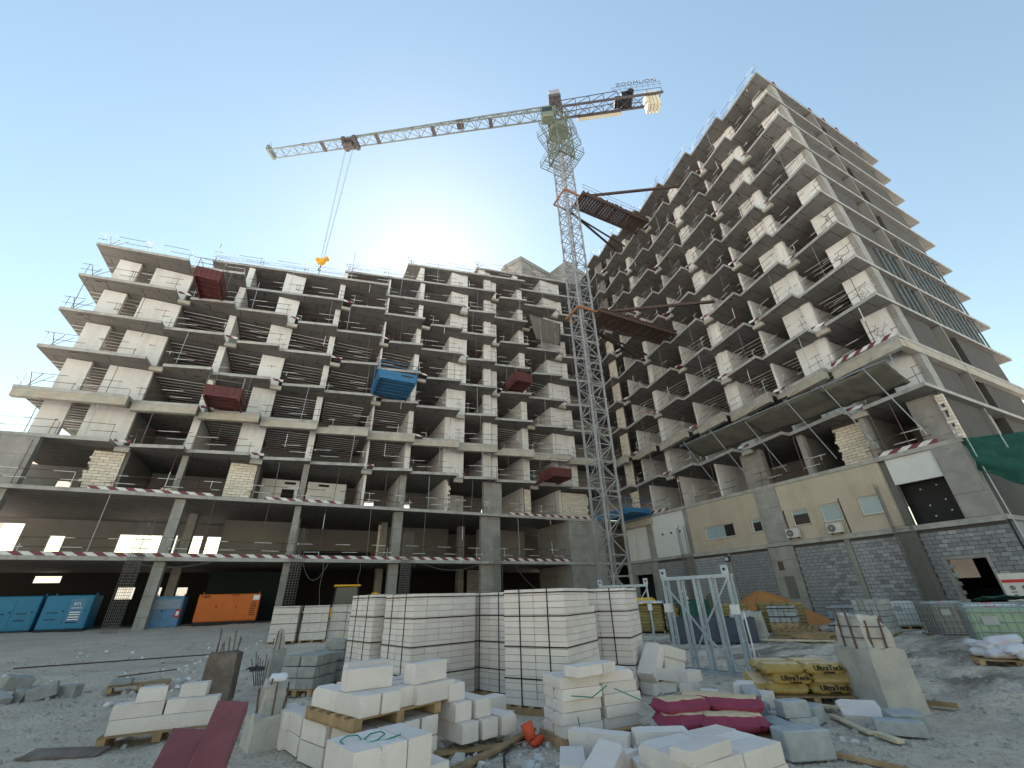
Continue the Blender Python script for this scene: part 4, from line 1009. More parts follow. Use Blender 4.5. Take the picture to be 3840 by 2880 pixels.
# ------------------------------------------------------------------ nets and tarpaulins
def sheet(name, corners, m, nu=14, nv=8, sag=0.3, seed=0, thick=0.02, amp=.08):
    """draped cloth spanning four corners (a,b along top; c,d along bottom)"""
    a, b, c, d = [Vector(p) for p in corners]; r = random.Random(seed); mb = MB(); nrm = (b - a).cross(c - a).normalized()
    for side in (0, 1):
        for j in range(nv + 1):
            for i in range(nu + 1):
                s, t = i / nu, j / nv; p = a.lerp(b, s).lerp(c.lerp(d, s), t)
                p = p + Vector((0, 0, -sag * 4 * (s * (1 - s) * .5 + t * (1 - t) * .5))) + nrm * (amp * mnoise.noise((s * 6 + seed, t * 4, seed)) + side * thick)
                mb.v.append(tuple(p))
    n1 = (nu + 1) * (nv + 1); id_ = lambda i, j, k: k * n1 + j * (nu + 1) + i
    for j in range(nv):
        for i in range(nu):
            mb.f.append([id_(i, j, 0), id_(i + 1, j, 0), id_(i + 1, j + 1, 0), id_(i, j + 1, 0)]); mb.f.append([id_(i, j, 1), id_(i, j + 1, 1), id_(i + 1, j + 1, 1), id_(i + 1, j, 1)]); mb.m += [0, 0]
    rim = [(i, 0) for i in range(nu)] + [(nu, j) for j in range(nv)] + [(i, nv) for i in range(nu, 0, -1)] + [(0, j) for j in range(nv, 0, -1)]
    for p, q in zip(rim, rim[1:] + rim[:1]): mb.f.append([id_(*q, 0), id_(*p, 0), id_(*p, 1), id_(*q, 1)]); mb.m.append(0)
    return mb.mesh(name, m, True)
# catch fans slung from the third floor of the right wing
fan = thing('catch_net', 'olive catch net slung on poles below the tan-stained beam of the right wing', 'net', (31, 13, 13))
def lc(p): return (p[0] - 31, p[1] - 13, p[2] - 13)
for (v0, v1, s) in ((9.4, 13.3, 3), (12.9, 19.0, 5), (18.6, 25.2, 7)):
    obj('net_sheet', sheet('net_sheet', [lc((29.6, v0, 13.75)), lc((29.6, v1, 13.55)), lc((31.85, v0, 12.75)), lc((31.85, v1, 12.7))], 'tarp_olive', 16, 7, .1, s, .02, .16), fan)
for v in (10.5, 13.0, 15.5, 19.0, 22.0, 25.0):
    MB().tube(lc((29.55, v, 13.75)), lc((32.0, v - .6, LV[2] + .6)), .03, 5).build('pole', 'galv', fan)
    MB().tube(lc((29.55, v, 13.75)), lc((32.1, v + .2, 15.2)), .02, 5).build('stay', 'rebar_grey', fan)
MB().tube(lc((29.55, 9.2, 13.72)), lc((29.55, 25.4, 13.5)), .03, 5).build('edge_pole', 'galv', fan)
hang = thing('tarpaulin', 'grey-olive tarpaulin hanging in front of an upper balcony near the crane mast', 'tarpaulin', (23, 37.3, 30))
obj('cloth', sheet('tarpaulin', [(-1.6, -.3, 3.6), (2.9, -.4, 3.3), (-.6, .1, .3), (2.9, .1, .2)], 'tarp_olive', 12, 8, .05, 9, .02, .15), hang)
for x in (-.2, 1.9): MB().tube((x, -.35, 3.4), (x + .5, .3, -4.0 + LV[8] - 26.5), .03, 5).build('pole', 'galv', hang)
gn = thing('safety_net', 'dark green debris net draped over the right edge of the block base', 'net', (31, 7, 8.6))
obj('cloth', sheet('safety_net', [(.9, 1.6, .3), (3.6, -3.4, .0), (.7, 1.5, -1.6), (1.7, -3.2, -5.6)], 'net_green', 30, 18, .15, 12, .02, .6), gn)
for i in range(4): MB().tube((.9 + .6 * i, 1.4 - 1.1 * i, .3), (.5 + .45 * i, 1.2 - 1.2 * i, -8.6), .03, 5).build('pole', 'galv', gn)

for i, (u0, u1, z0, drop, end) in enumerate(((0.8, 2.6, 4.5, 1.2, None), (2.2, 2.4, 4.5, 0, 1.2), (4.9, 5.0, 4.5, 0, 2.3), (18.5, 25.5, 4.5, 2.4, None), (-9.6, -5.0, 4.5, .35, None), (10, 15, 4.5, .5, None), (8.9, 9.2, 6.9, 0, 4.2))):
    n = 14; pts = []
    for j in range(n + 1):
        t = j / n; zz = z0 - drop * 4 * t * (1 - t) if end is None else z0 + (end - z0) * t
        pts.append(Vector((u0 + (u1 - u0) * t + (.06 * math.sin(9 * t) if end else 0), 37.3, zz)))
    tag(MB().path(pts, .018, 5).build('hanging_cable', 'rebar_grey'), ['slack cable looping right of the second column cage', 'pair of loose cables hanging beside the second column', 'single cable dropping over the backhoe cab', 'longest slack cable sagging towards the stair core wall', 'cable sagging above the orange generator', 'cable sagging between the third and wide columns', 'grey rag cable on the third column cage'][i], 'cable', 'cables under the first floor edge')
# ------------------------------------------------------------------ yard: pallets of blocks
def ribbed(name, col):
    """aerated block with the fine saw ribs of its long faces"""
    m = mat(name, col, var=0.05, scale=3, stain=0.25, stain_col=(0.5, 0.46, 0.44), stain_scale=2.5, stain_z=1, rand=0.05)
    N = m.node_tree.nodes; L = m.node_tree.links; tc = N.new('ShaderNodeTexCoord'); w = N.new('ShaderNodeTexWave'); w.inputs['Scale'].default_value = 14
    w.bands_direction = 'X'; w.inputs['Distortion'].default_value = .6; w.inputs['Detail'].default_value = 1; L.new(tc.outputs['Object'], w.inputs['Vector'])
    n = N.new('ShaderNodeTexNoise'); n.inputs['Scale'].default_value = 70; L.new(tc.outputs['Object'], n.inputs['Vector'])
    ad = N.new('ShaderNodeMath'); ad.operation = 'ADD'; L.new(w.outputs[1], ad.inputs[0]); L.new(n.outputs[0], ad.inputs[1])
    b = N.new('ShaderNodeBump'); b.inputs['Strength'].default_value = .6; b.inputs['Distance'].default_value = .008; L.new(ad.outputs[0], b.inputs['Height'])
    L.new(b.outputs[0], N['Principled BSDF'].inputs['Normal'])
ribbed('aac_rib2', (0.68, 0.61, 0.57)); ribbed('aac_rib', (0.72, 0.645, 0.60))
def chipped_block(l, w, h, seed, m='aac', chip=.05):
    """block with uneven arrises and one broken corner"""
    r = random.Random(seed); bm = bmesh.new(); bmesh.ops.create_cube(bm, size=1)
    for v in bm.verts: v.co = Vector((v.co.x * l, v.co.y * w, (v.co.z + .5) * h))
    bmesh.ops.subdivide_edges(bm, edges=bm.edges[:], cuts=5, use_grid_fill=True)
    cs = [Vector((sx * l / 2, sy * w / 2, sz * h)) for sx in (-1, 1) for sy in (-1, 1) for sz in (0, 1)]; c = r.choice(cs[1::2]); rad = chip * r.uniform(.4, 1.3)
    for v in bm.verts:
        n = sum(abs(abs(a) - b) < 1e-5 for a, b in ((v.co.x, l / 2), (v.co.y, w / 2), (abs(v.co.z - h / 2), h / 2)))
        if n >= 2:
            d = (Vector((0, 0, h / 2)) - v.co).normalized(); v.co += d * r.uniform(0.0, .004) * (n - 1)
        dd = (v.co - c).length
        if dd < rad: v.co += (Vector((0, 0, h / 2)) - c).normalized() * (rad - dd) * .8
    bmesh.ops.triangulate(bm, faces=bm.faces[:])
    me = bpy.data.meshes.new('block'); bm.to_mesh(me); bm.free(); me.materials.append(MATS[m]); return me
AAC = [chipped_block(.596, .246, .197, s, 'aac_rib' if s % 3 else 'aac') for s in range(6)]
def wood_pallet(parent, sx, sy, z0=0.0, name_top='pallet'):
    b = []
    for i in range(6): b.append(MB().box(-sx / 2, sx / 2, -sy / 2 + i * (sy - .1) / 5, -sy / 2 + .1 + i * (sy - .1) / 5, z0 + .10, z0 + .122).build('board', 'wood', parent))
    for x in (-sx / 2 + .05, 0, sx / 2 - .05):
        MB().box(x - .05, x + .05, -sy / 2, sy / 2, z0 + .022, z0 + .1).build('bearer', 'wood', parent); MB().box(x - .05, x + .05, -sy / 2 + .004, sy / 2 - .004, z0, z0 + .022).build('board', 'wood', parent)
def strapped_pallet(label, corner, ang, nl=2, nw=5, nh=17, l=.6, w=.29, h=.1, m='aac_rib2', straps=True, missing=(), group='strapped pallets of white aerated blocks', cover_rows=3, mirror=False):
    """near corner at corner; long faces run from it at ang+90, the ends at ang"""
    sx, sy = nw * w, nl * l
    t = thing('pallet_of_blocks', label, 'pallet', (corner[0], corner[1], gh(*corner) - .01), ang, group)
    T = lambda x, y: (x + sx / 2, y + sy / 2)
    pr = []
    for i in range(6): MB().box(0, sx, i * (sy - .1) / 5, i * (sy - .1) / 5 + .1, .10, .122).build('board', 'wood', t)
    for x in (.05, sx / 2, sx - .05): MB().box(x - .05, x + .05, .002, sy - .002, .0, .099).build('bearer', 'wood', t)
    me = block_mesh(w - .006, l - .006, h - .0035, m, .004); r = random.Random(int(corner[0] * 97))
    for k in range(nh):
        for i in range(nw):
            for j in range(nl):
                if (i, j, k) in missing: continue
                if 0 < i < nw - 1 and 0 < j < nl - 1 and k < nh - 1: continue
                obj('block', me, t, loc=((i + .5) * w + r.uniform(-.003, .003), (j + .5) * l + r.uniform(-.004, .004), .123 + k * h))
    if straps:
        H_ = .123 + nh * h
        for z in [.123 + H_ * f for f in (.2, .45, .7, .97)][:cover_rows + 1]:
            b = MB(); z = min(z, H_ - .06)
            for (p, q) in (((-.004, -.004), (sx + .004, -.004)), ((sx + .004, -.004), (sx + .004, sy + .004)), ((sx + .004, sy + .004), (-.004, sy + .004)), ((-.004, sy + .004), (-.004, -.004))):
                b.bar((*p, z), (*q, z), .006, .02)
            b.build('strap', 'strap', t)
        for f in (.27, .73):
            y = sy * f; b = MB()
            for x in (-.005, sx + .005): b.bar((x, y, .1), (x, y, H_ + .004), .02, .006, upv=(1, 0, 0))
            b.bar((-.005, y, H_ + .005), (sx + .005, y, H_ + .005), .02, .006); b.build('strap', 'strap', t)
    return t
def P_(c, e): return c
A34 = R(34)
strapped_pallet('middle strapped pallet of white blocks with chipped top corner, largest in the yard', (4.30, 6.80), R(34), missing=((4, 0, 16), (4, 0, 15), (4, 0, 14), (4, 1, 16)))
strapped_pallet('strapped pallet of white blocks left of the darker gap, wide sunlit-looking end face', (2.24, 8.84), R(15))
strapped_pallet('strapped pallet of white blocks squeezed behind between the two largest pallets', (4.1, 8.5), R(22))
strapped_pallet('strapped pallet of white blocks at the right end of the front row, beside steel frames', (6.24, 7.54), R(38), nw=4)
strapped_pallet('narrow-looking strapped pallet of white blocks at the left end of the front row', (1.74, 10.2), R(15), nw=4)
bl = ['leftmost', 'second', 'third', 'rightmost']
for i, (x, y, a) in enumerate(((-.35, 25.6, -12), (1.0, 25.5, -8), (2.3, 25.7, -6), (3.35, 24.9, 25))):
    strapped_pallet(f'{bl[i]} white block pallet of the far row in front of the excavator', (x, y), R(a), nw=4, l=.5, nh=14, h=.105, straps=True, group='far row of white block pallets')

# loose aerated blocks
ORD = ['first', 'second', 'third', 'fourth', 'fifth', 'sixth', 'seventh', 'eighth', 'ninth']
def aac(label, x, y, z, rz, kind=0, tilt=(0, 0), scale=(1, 1, 1), group='loose white aerated blocks', me=None, name='aerated_block', cat='block'):
    o = obj(name, me or AAC[kind % 6]); tag(o, label, cat, group)
    o.matrix_world = Matrix.Translation((x, y, z)) @ Matrix.Rotation(rz, 4, 'Z') @ Matrix.Rotation(tilt[0], 4, 'X') @ Matrix.Rotation(tilt[1], 4, 'Y') @ Matrix.Diagonal((*scale, 1))
    return o
def rowof(lbl, x, y, z, ang, n, along, pitch, k0=0, jit=.012, **kw):
    """n blocks side by side; ang = direction of the block's length, along = direction of the row"""
    d = Vector((math.cos(along), math.sin(along))); out = []
    for i in range(n):
        out.append(aac(lbl.format(ORD[i]), x + d.x * pitch * i + rng.uniform(-jit, jit), y + d.y * pitch * i + rng.uniform(-jit, jit), z, ang + rng.uniform(-.02, .02), k0 + i, **kw))
    return out
# stack nearest the camera, bottom centre
a1 = R(16.5); a2 = a1 + R(90)
rowof('{} white block from left in bottom course of the nearest stack', .52, 4.98, .0, a2, 5, a1, .262, scale=(1, 1.02, 1.4))
rowof('{} white block from left in top course of the nearest stack', .80, 4.93, .278, a2, 3, a1, .258, 2, scale=(.98, 1.02, 1.38))
aac('white block lying flat at the bottom left of the nearest stack', .32, 5.12, .02, a1 + R(10), 4)
# palleted stack behind it with a pallet between its courses
b1 = R(22); b2 = b1 + R(90); BX, BY = .98, 5.86
bdv = Vector((math.cos(b1), math.sin(b1))); bnv = Vector((-bdv.y, bdv.x))
def bp(i, j): v = Vector((BX, BY)) + bdv * i + bnv * j; return v.x, v.y
for c in range(2):
    for i in range(4):
        x, y = bp(.15 + i * .28, .32); aac(f'{ORD[i]} block from left, {["bottom", "upper"][c]} course under the mid-height pallet, front row', x, y, .0 + .205 * c, b2, i + c)
    for i in range(3):
        x, y = bp(.1 + i * .3, .95); aac(f'{ORD[i]} block from left, {["bottom", "upper"][c]} course under the mid-height pallet, rear row', x, y, .0 + .205 * c, b2, i + 2 + c)
pl = thing('wooden_pallet', 'wooden pallet carrying loose white blocks at mid height near the camera', 'pallet', (*bp(.55, .6), .412), b1)
wood_pallet(pl, 1.2, 1.15)
z2 = .412 + .124
for i, (ii, jj, an, k) in enumerate(((.12, .85, b2, 0), (.12, .3, b2, 1), (.38, .28, b2, 2), (.62, .2, b1, 3), (1.05, .12, b1, 4), (.75, .5, b1, 5), (1.0, .8, b1, 1), (.45, .9, b2, 3))):
    x, y = bp(ii, jj); aac(f'{ORD[i]} white block counted clockwise on the mid-height pallet', x, y, z2, an, k)
for lb, ii, jj, an, k in (('white block standing on the left of the mid-height pallet load', .3, .42, R(7), 1), ('white block standing on the right end of the mid-height pallet load', 1.02, .2, b1 + R(6), 2), ('white block standing at the back of the mid-height pallet load', .62, 1.0, R(10), 4)):
    x, y = bp(ii, jj); aac(lb, x, y, z2 + .2, an, k, scale=(.95, .8, 1.1))
for i, (x, y) in enumerate(((.36, 7.85), (.52, 7.45))):
    for c in range(2): aac(f'{["rear", "front"][i]} white block, {["bottom", "top"][c]} course, beside the short broken pile', x, y, .0 + c * .2, R(100) + .1 * i, i + c)
# stepped stack to its right
for c, (n, zz) in enumerate(((3, 0.10), (2, .3), (1, .5))):
    for i in range(n): aac(f'{ORD[i]} block from left in {["bottom", "middle", "top"][c]} course of the stepped stack', 2.3 + .29 * i - .06 * c, 6.42 + .05 * i + .1 * c, zz, R(105), i + c)
for i, (x, y, z, a) in enumerate(((2.75, 6.95, 0, 15), (3.05, 6.8, 0, 40), (2.9, 6.9, .2, 20))): aac(f'{ORD[i]} fallen white block between stepped stack and middle pallet', x, y, z, R(a), i)
# twin stack in front of the middle pallet
c1 = R(20)
for c in range(5):
    for j in range(2):
        aac(f'{["left", "right"][j]} twin stack, front block in {ORD[c]} course from the ground', 3.72 + .68 * j * math.cos(R(-6)) + rng.uniform(-.03, .03), 5.78 + .02 * j + rng.uniform(-.03, .03), .10 + c * .125, R(0) + rng.uniform(-.05, .05) - .03, c + j, scale=(1.0, 1.0, .62) if c > 2 else (1.0, 1.0, .62))
        aac(f'{["left", "right"][j]} twin stack, rear block in {ORD[c]} course from the ground', 3.75 + .68 * j + rng.uniform(-.03, .03), 6.05 + rng.uniform(-.03, .03), .10 + c * .125, R(0) + rng.uniform(-.05, .05), c + j + 1, scale=(1.0, 1.0, .62))
tp_ = thing('wooden_pallet', 'wooden pallet under the twin stack of white blocks', 'pallet', (4.05, 5.93, -.02), R(-3)); wood_pallet(tp_, 1.3, .6)
aac('speckled white block lying left on top of the twin stack', 3.78, 5.62, .73, R(12), 0, scale=(.8, 1, .6)); aac('short speckled white block lying right on top of the twin stack', 4.15, 5.7, .73, R(15), 3, scale=(.45, 1, .6))
# tumbled blocks at the bottom right
aac('long white block lying on edge left of the low right stack', 3.5, 5.0, .0, R(-55), 1, scale=(1.15, .8, 1.5))
aac('white slab-like block tipped flat at the bottom edge, left one', 2.98, 4.78, .0, R(58), 2, scale=(1.05, 1.05, 1.0)); aac('white block resting tilted across two others at the bottom edge', 3.1, 4.42, .06, R(35), 5, (R(6), R(-12)), (1.05, 1.1, 1.0))
aac('white block behind the tilted one at the bottom edge', 3.42, 4.62, .0, R(20), 0, scale=(.8, 1, 1)); aac('cut white block at the bottom edge right of the tilted one', 3.62, 4.42, .0, R(65), 3, scale=(.5, .9, .8))
for i, (x, y, a, s) in enumerate(((2.35, 4.65, 12, .5), (2.55, 4.6, 70, .4), (1.95, 4.75, 30, .45))): aac(f'{ORD[i]} broken white block piece along the bottom edge', x, y, .0, R(a), i, scale=(s, .8, .5))
# low right stack on a pallet
for c in range(2):
    for i in range(3):
        for j in range(2):
            aac(f'low right stack, {["lower", "upper"][c]} course, {["front", "middle", "rear"][i]} row, {["left", "right"][j]} block', 3.76 + .61 * j + rng.uniform(-.015, .015), 3.68 + .265 * i + .03 * j + rng.uniform(-.01, .01), .0 + .168 * c, R(2) + rng.uniform(-.03, .03), c + i + j, scale=(1, 1.03, .84))
aac('white block laid askew on the low right stack front corner', 3.66, 3.66, .337, R(8), 4, scale=(.98, .95, .55)); aac('white block lying behind the low right stack', 4.05, 4.62, .2, R(-30), 1, scale=(1, 1, .6)); aac('lowest white block lying behind the low right stack', 4.0, 4.6, .0, R(-28), 2)
# slumped stack right of the pallets
for i, (x, y, z, rz, tx, ty) in enumerate(((6.75, 7.55, .0, 8, 0, 0), (6.78, 7.5, .2, 10, 0, 10), (7.1, 7.6, .12, 10, 0, 10), (7.15, 7.62, .32, 12, 0, 12), (7.2, 7.6, .51, 12, 0, 13), (6.72, 7.55, .42, 20, 0, -42))):
    aac(f'{ORD[i]} block of the slumped stack right of the strapped pallets', x, y, z, R(rz), i, (R(tx), R(ty)), (1.1, 1.3, 1.0) if i < 5 else (1.15, 1.4, 1.1))
for i, (x, y, z, a) in enumerate(((6.55, 6.5, 0, 10), (6.45, 6.45, .16, 25), (6.55, 6.5, .32, 5), (6.95, 6.55, 0, -60), (6.9, 6.2, 0, 30))): aac(f'{ORD[i]} small cut white block beside the slumped stack', x, y, z, R(a), i, scale=(.6, .9, .8))
# small stack on the left with its own pallet
lp = thing('wooden_pallet', 'thin weathered pallet under the small left stack of white blocks', 'pallet', (-1.25, 9.2, .0), R(-2)); wood_pallet(lp, 1.35, .5)
for i, (x, y, z, l, a) in enumerate(((-1.55, 9.15, .12, 1.1, 0), (-.95, 9.12, .12, 1.1, -3), (-1.6, 9.4, .12, 1.0, 2), (-1.0, 9.42, .12, 1.0, 0))): aac(f'{ORD[i]} bottom block of the small left stack', x, y, z, R(a), i, scale=(l, 1, .85))
for i, (x, y, l, a) in enumerate(((-1.6, 9.2, 1.0, 2), (-1.1, 9.2, .62, 6), (-.8, 9.15, .62, -4))): aac(f'{ORD[i]} middle block of the small left stack', x, y, .29, R(a), i + 2, scale=(l, 1.05, .85))
for i, (x, y, a) in enumerate(((-1.5, 9.2, 8), (-.98, 9.3, -5))): aac(f'{["left", "right"][i]} single block crowning the small left stack', x, y, .46, R(a), i, scale=(.58, 1, .85))

# grey cement block stacks (left of the white pallets)
def grey_stack(x, y, ang, nx_, ny_, nz_, label, m='cement_block', l=.4, w=.2, h=.2, base=.12, group='stacks of grey cement blocks', strap=False, jit=.008, miss=0.0):
    t = thing('stack_of_blocks', label, 'block stack', (x, y, gh(x, y)), ang, group); r = random.Random(int(x * 31 + y * 7)); me = block_mesh(l - .014, w - .014, h - .012, m, .009)
    sx, sy = nx_ * l, ny_ * w
    if base:
        for i in range(5): MB().box(-sx / 2, sx / 2, -sy / 2 + i * (sy - .1) / 4, -sy / 2 + i * (sy - .1) / 4 + .1, base - .022, base).build('board', 'wood', t)
        for xx in (-sx / 2 + .05, 0, sx / 2 - .05): MB().box(xx - .05, xx + .05, -sy / 2, sy / 2, 0, base - .023).build('bearer', 'wood', t)
    for k in range(nz_):
        for i in range(nx_):
            for j in range(ny_):
                if 0 < i < nx_ - 1 and 0 < j < ny_ - 1 and k < nz_ - 1: continue
                if k == nz_ - 1 and r.random() < miss: continue
                obj('block', me, t, loc=(-sx / 2 + (i + .5) * l + r.uniform(-jit, jit), -sy / 2 + (j + .5) * w + r.uniform(-jit, jit), base + k * h))
    if strap:
        b = MB()
        for z in (base + nz_ * h * .35, base + nz_ * h * .85):
            for (p, q) in (((-sx / 2, -sy / 2), (sx / 2, -sy / 2)), ((sx / 2, -sy / 2), (sx / 2, sy / 2)), ((sx / 2, sy / 2), (-sx / 2, sy / 2)), ((-sx / 2, sy / 2), (-sx / 2, -sy / 2))):
                b.bar((p[0] * 1.012, p[1] * 1.012, z), (q[0] * 1.012, q[1] * 1.012, z), .008, .035)
        b.build('strap', 'strap', t)
    return t
grey_stack(.78, 11.75, R(-38), 2, 4, 3, 'front stack of weathered grey cement blocks left of white pallets', miss=.1, jit=.015)
grey_stack(1.35, 12.6, R(-30), 2, 4, 4, 'taller uneven stack of grey cement blocks touching the white pallets', miss=.35, jit=.02)
GB = block_mesh(.4, .2, .2, 'cement_block', .01); GBB = block_mesh(.4, .2, .2, 'cement_block_blue', .01)
def gblk(label, x, y, z, rz, tilt=(0, 0), me=None, sc=(1, 1, 1), group='scattered grey cement blocks'):
    return aac(label, x, y, z + (gh(x, y) if math.hypot(x, y) > 11 else 0), rz, 0, tilt, sc, group, me or GB, 'cement_block', 'block')
for i, (x, y, z, a, tx, ty) in enumerate(((-5.3, 14.2, 0, 20, 0, 0), (-4.9, 14.0, .0, -40, 0, 20), (-4.55, 14.3, .0, 60, 25, 0), (-4.2, 14.1, .02, 10, 0, -15), (-4.8, 14.3, .2, 35, 10, 12), (-3.9, 14.35, 0, -20, 0, 0), (-5.6, 14.4, 0, 75, 0, 0))):
    gblk(f'{ORD[i]} block of the tumbled grey heap at the far left', x, y, z, R(a), (R(tx), R(ty)), sc=(1.15, 1.3, 1.2))
for i, (x, y, z, a, tx, ty, s) in enumerate(((5.75, 4.42, 0, 65, 0, 0, 1.2), (5.55, 4.0, 0, -22, 0, 0, 1.35), (6.4, 4.75, 0, -20, 0, 0, 1.0), (6.3, 4.5, 0, -18, 0, 0, 1.0), (6.25, 4.52, .2, -20, 0, 0, .9), (6.7, 4.95, .0, 20, 0, 0, 1.0), (6.55, 5.35, .0, -30, 0, 0, 1.0), (6.5, 5.3, .12, 55, 0, 62, 1.1), (7.05, 4.8, .0, 15, 0, 0, 1.0))):
    gblk(f'{ORD[i]} block of the bluish grey scatter beside the pink bags', x, y, z, R(a), (R(tx), R(ty)), GBB, (s, s, s))
gblk('long bluish grey block lying in front of the large stump', 7.35, 3.9, 0, R(-55), me=GBB, sc=(1.3, 1.0, .75)); gblk('upper bluish grey block leaning by the large stump', 7.75, 4.02, .0, R(-35), (R(8), 0), GBB, (1, 1.2, .9))
aac('cream square block tipped on edge before the large stump', 7.75, 4.55, .0, R(-50), 1, (R(14), 0), (.85, 1.9, .75))
for i, (x, y, z, a, s) in enumerate(((6.7, 5.6, 0, 10, 1), (6.95, 5.75, 0, -40, 1), (6.75, 5.6, .2, 30, .7), (7.3, 5.9, 0, -55, 1), (6.35, 5.95, 0, -35, .9))): aac(f'{ORD[i]} loose white block between pink and yellow bags', x, y, z, R(a), i, scale=(s, 1, 1))

# far right: block pallets and wooden pallets
grey_stack(19.3, 13.2, R(28), 3, 5, 3, 'strapped pale grey block stack resting on a pile of wooden pallets', 'cement_block_blue', base=.55, strap=True)
grey_stack(20.4, 11.4, R(20), 4, 5, 2, 'low bluish strapped block stack behind the wooden pallets', 'cement_block_blue', base=.1, strap=True)
grey_stack(23.6, 13.1, R(20), 5, 5, 4, 'bluish strapped block stack with covered top near the block wall', 'cement_block_blue', base=.2, strap=True)
grey_stack(21.9, 11.0, R(14), 4, 5, 6, 'tallest grey block stack behind the large broken stump', 'cement_block', base=.12)
for i, (x, y, z, a) in enumerate(((18.9, 12.4, .0, 25), (18.95, 12.45, .13, 22), (19.0, 12.4, .26, 29), (17.9, 11.2, .0, 12), (18.0, 11.2, .13, 15))):
    p = thing('wooden_pallet', f'{ORD[i]} weathered pallet in the timber pile beside the grey block stacks', 'pallet', (x, y, z), R(a), 'weathered pallets in the timber pile'); wood_pallet(p, 1.9, 1.2)
for i, (x, y, a, l) in enumerate(((16.9, 11.6, 118, 3.2), (16.7, 11.4, 121, 2.8), (17.0, 11.2, 115, 2.6), (16.4, 11.0, 124, 2.2), (16.8, 11.9, 117, 2.4))):
    o = MB().box(-l / 2, l / 2, -.1, .1, 0, .03).build('plank', 'wood_pale' if i % 2 else 'wood'); tag(o, f'{ORD[i]} long plank lying before the timber pile', 'plank', 'planks before the timber pile'); o.location = (x, y, .02 + .03 * i); o.rotation_euler = (0, 0, R(a))

# ------------------------------------------------------------------ bags
def bag_mesh(l, w, h, seed, mats, fold=.0, n=10, m2=7):
    r = random.Random(seed); mb = MB()
    for side in (1, -1):
        for j in range(m2 + 1):
            for i in range(n + 1):
                s, t = i / n * 2 - 1, j / m2 * 2 - 1
                e = (1 - abs(s) ** 9) ** .5 * (1 - abs(t) ** 5) ** .5
                z = h / 2 * e * side * (1 + .18 * mnoise.noise((s * 1.7 + seed, t * 1.5, side))) + .012 * mnoise.noise((s * 6, t * 5, seed))
                mb.v.append((s * l / 2 * (1 - .04 * abs(t) ** 2), t * w / 2 * (1 - .05 * abs(s) ** 2), z + h / 2))
    n1 = (n + 1) * (m2 + 1); f = lambda i, j, k: k * n1 + j * (n + 1) + i
    for j in range(m2):
        for i in range(n):
            mi = 1 if (0.5 < j < m2 - 1.5) and 1 <= i < n - 1 else 0
            mb.f.append([f(i, j, 0), f(i + 1, j, 0), f(i + 1, j + 1, 0), f(i, j + 1, 0)]); mb.m.append(mi)
            mb.f.append([f(i, j, 1), f(i, j + 1, 1), f(i + 1, j + 1, 1), f(i + 1, j, 1)]); mb.m.append(0)
    rim = [(i, 0) for i in range(n)] + [(n, j) for j in range(m2)] + [(i, m2) for i in range(n, 0, -1)] + [(0, j) for j in range(m2, 0, -1)]
    for p, q in zip(rim, rim[1:] + rim[:1]): mb.f.append([f(*p, 0), f(*p, 1), f(*q, 1), f(*q, 0)]); mb.m.append(0)
    return mb.mesh('bag', mats, True)
YB = [bag_mesh(.68, .46, .17, s, ['bag_yellow', 'bag_kraft']) for s in range(4)]; PB = [bag_mesh(.74, .46, .19, s + 9, ['bag_pink', 'bag_kraft']) for s in range(4)]
OB = [bag_mesh(.66, .44, .16, s + 20, ['bag_old', 'bag_old']) for s in range(3)]; WB = [bag_mesh(.62, .42, .17, s + 30, ['bag_white', 'bag_white']) for s in range(3)]
def bag(label, me, x, y, z, rz, tilt=(0, 0), group=None, cat='bag', name='cement_bag', sc=(1, 1, 1)):
    return aac(label, x, y, z, rz, 0, tilt, sc, group, me, name, cat)
# yellow cement bags on a pallet
yp = thing('wooden_pallet', 'wooden pallet under the yellow printed cement bags', 'pallet', (8.35, 5.75, 0), R(-35)); wood_pallet(yp, 1.25, 1.0, .0)
ya = R(-35); ydv = Vector((math.cos(ya), math.sin(ya))); ynv = Vector((-ydv.y, ydv.x))
yb_n = 0
for c in range(3):
    for i in range(2):
        for j in range(2):
            p = Vector((8.35, 5.75)) + ydv * ((i - .5) * .64 + (.05 if c % 2 else -.03)) + ynv * ((j - .5) * .46)
            o = bag(f'yellow cement bag, {["bottom", "middle", "top"][c]} layer, {["left", "right"][i]}, {["front", "back"][j]} of the printed pile', YB[(c + i + j) % 4], p.x, p.y, .125 + c * .135, ya + rng.uniform(-.06, .06), group='yellow printed cement bags')
            if j == 0 and (c + i) % 2:
                mt = frame_mtx(Vector((0, -.236, .085)), (1, 0, 0), (0, .1, 1))
                lettering('lettering', 'UltraTech', .11, mt @ Matrix.Translation((0.03, .02, .0)), 'print_dark', o, .012); lettering('lettering', 'CEMENT', .045, mt @ Matrix.Translation((.03, -.045, .0)), 'print_dark', o, .012)
bag('yellow cement bag fallen behind the printed pile', YB[2], 8.0, 6.5, .0, R(20), group='yellow printed cement bags'); bag('yellow cement bag hanging over the left end of the pile', YB[1], 7.85, 6.15, .16, R(55), (0, R(-12)), group='yellow printed cement bags')
# pink bags
pp_ = thing('wooden_pallet', 'wooden pallet under the pink cement bags', 'pallet', (5.25, 4.95, -.01), R(-40)); wood_pallet(pp_, 1.3, 1.0)
for i, (x, y, z, a) in enumerate(((4.9, 5.1, .12, -25), (5.3, 4.75, .12, -35), (5.6, 4.75, .12, 50), (5.2, 5.25, .12, -15), (4.98, 5.2, .25, -10), (5.45, 5.2, .25, -48), (5.62, 4.9, .25, -52))):
    bag(f'{ORD[i]} pink and kraft cement bag counted from the left of the pink pile', PB[i % 4], x, y, z, R(a), group='pink cement bags')
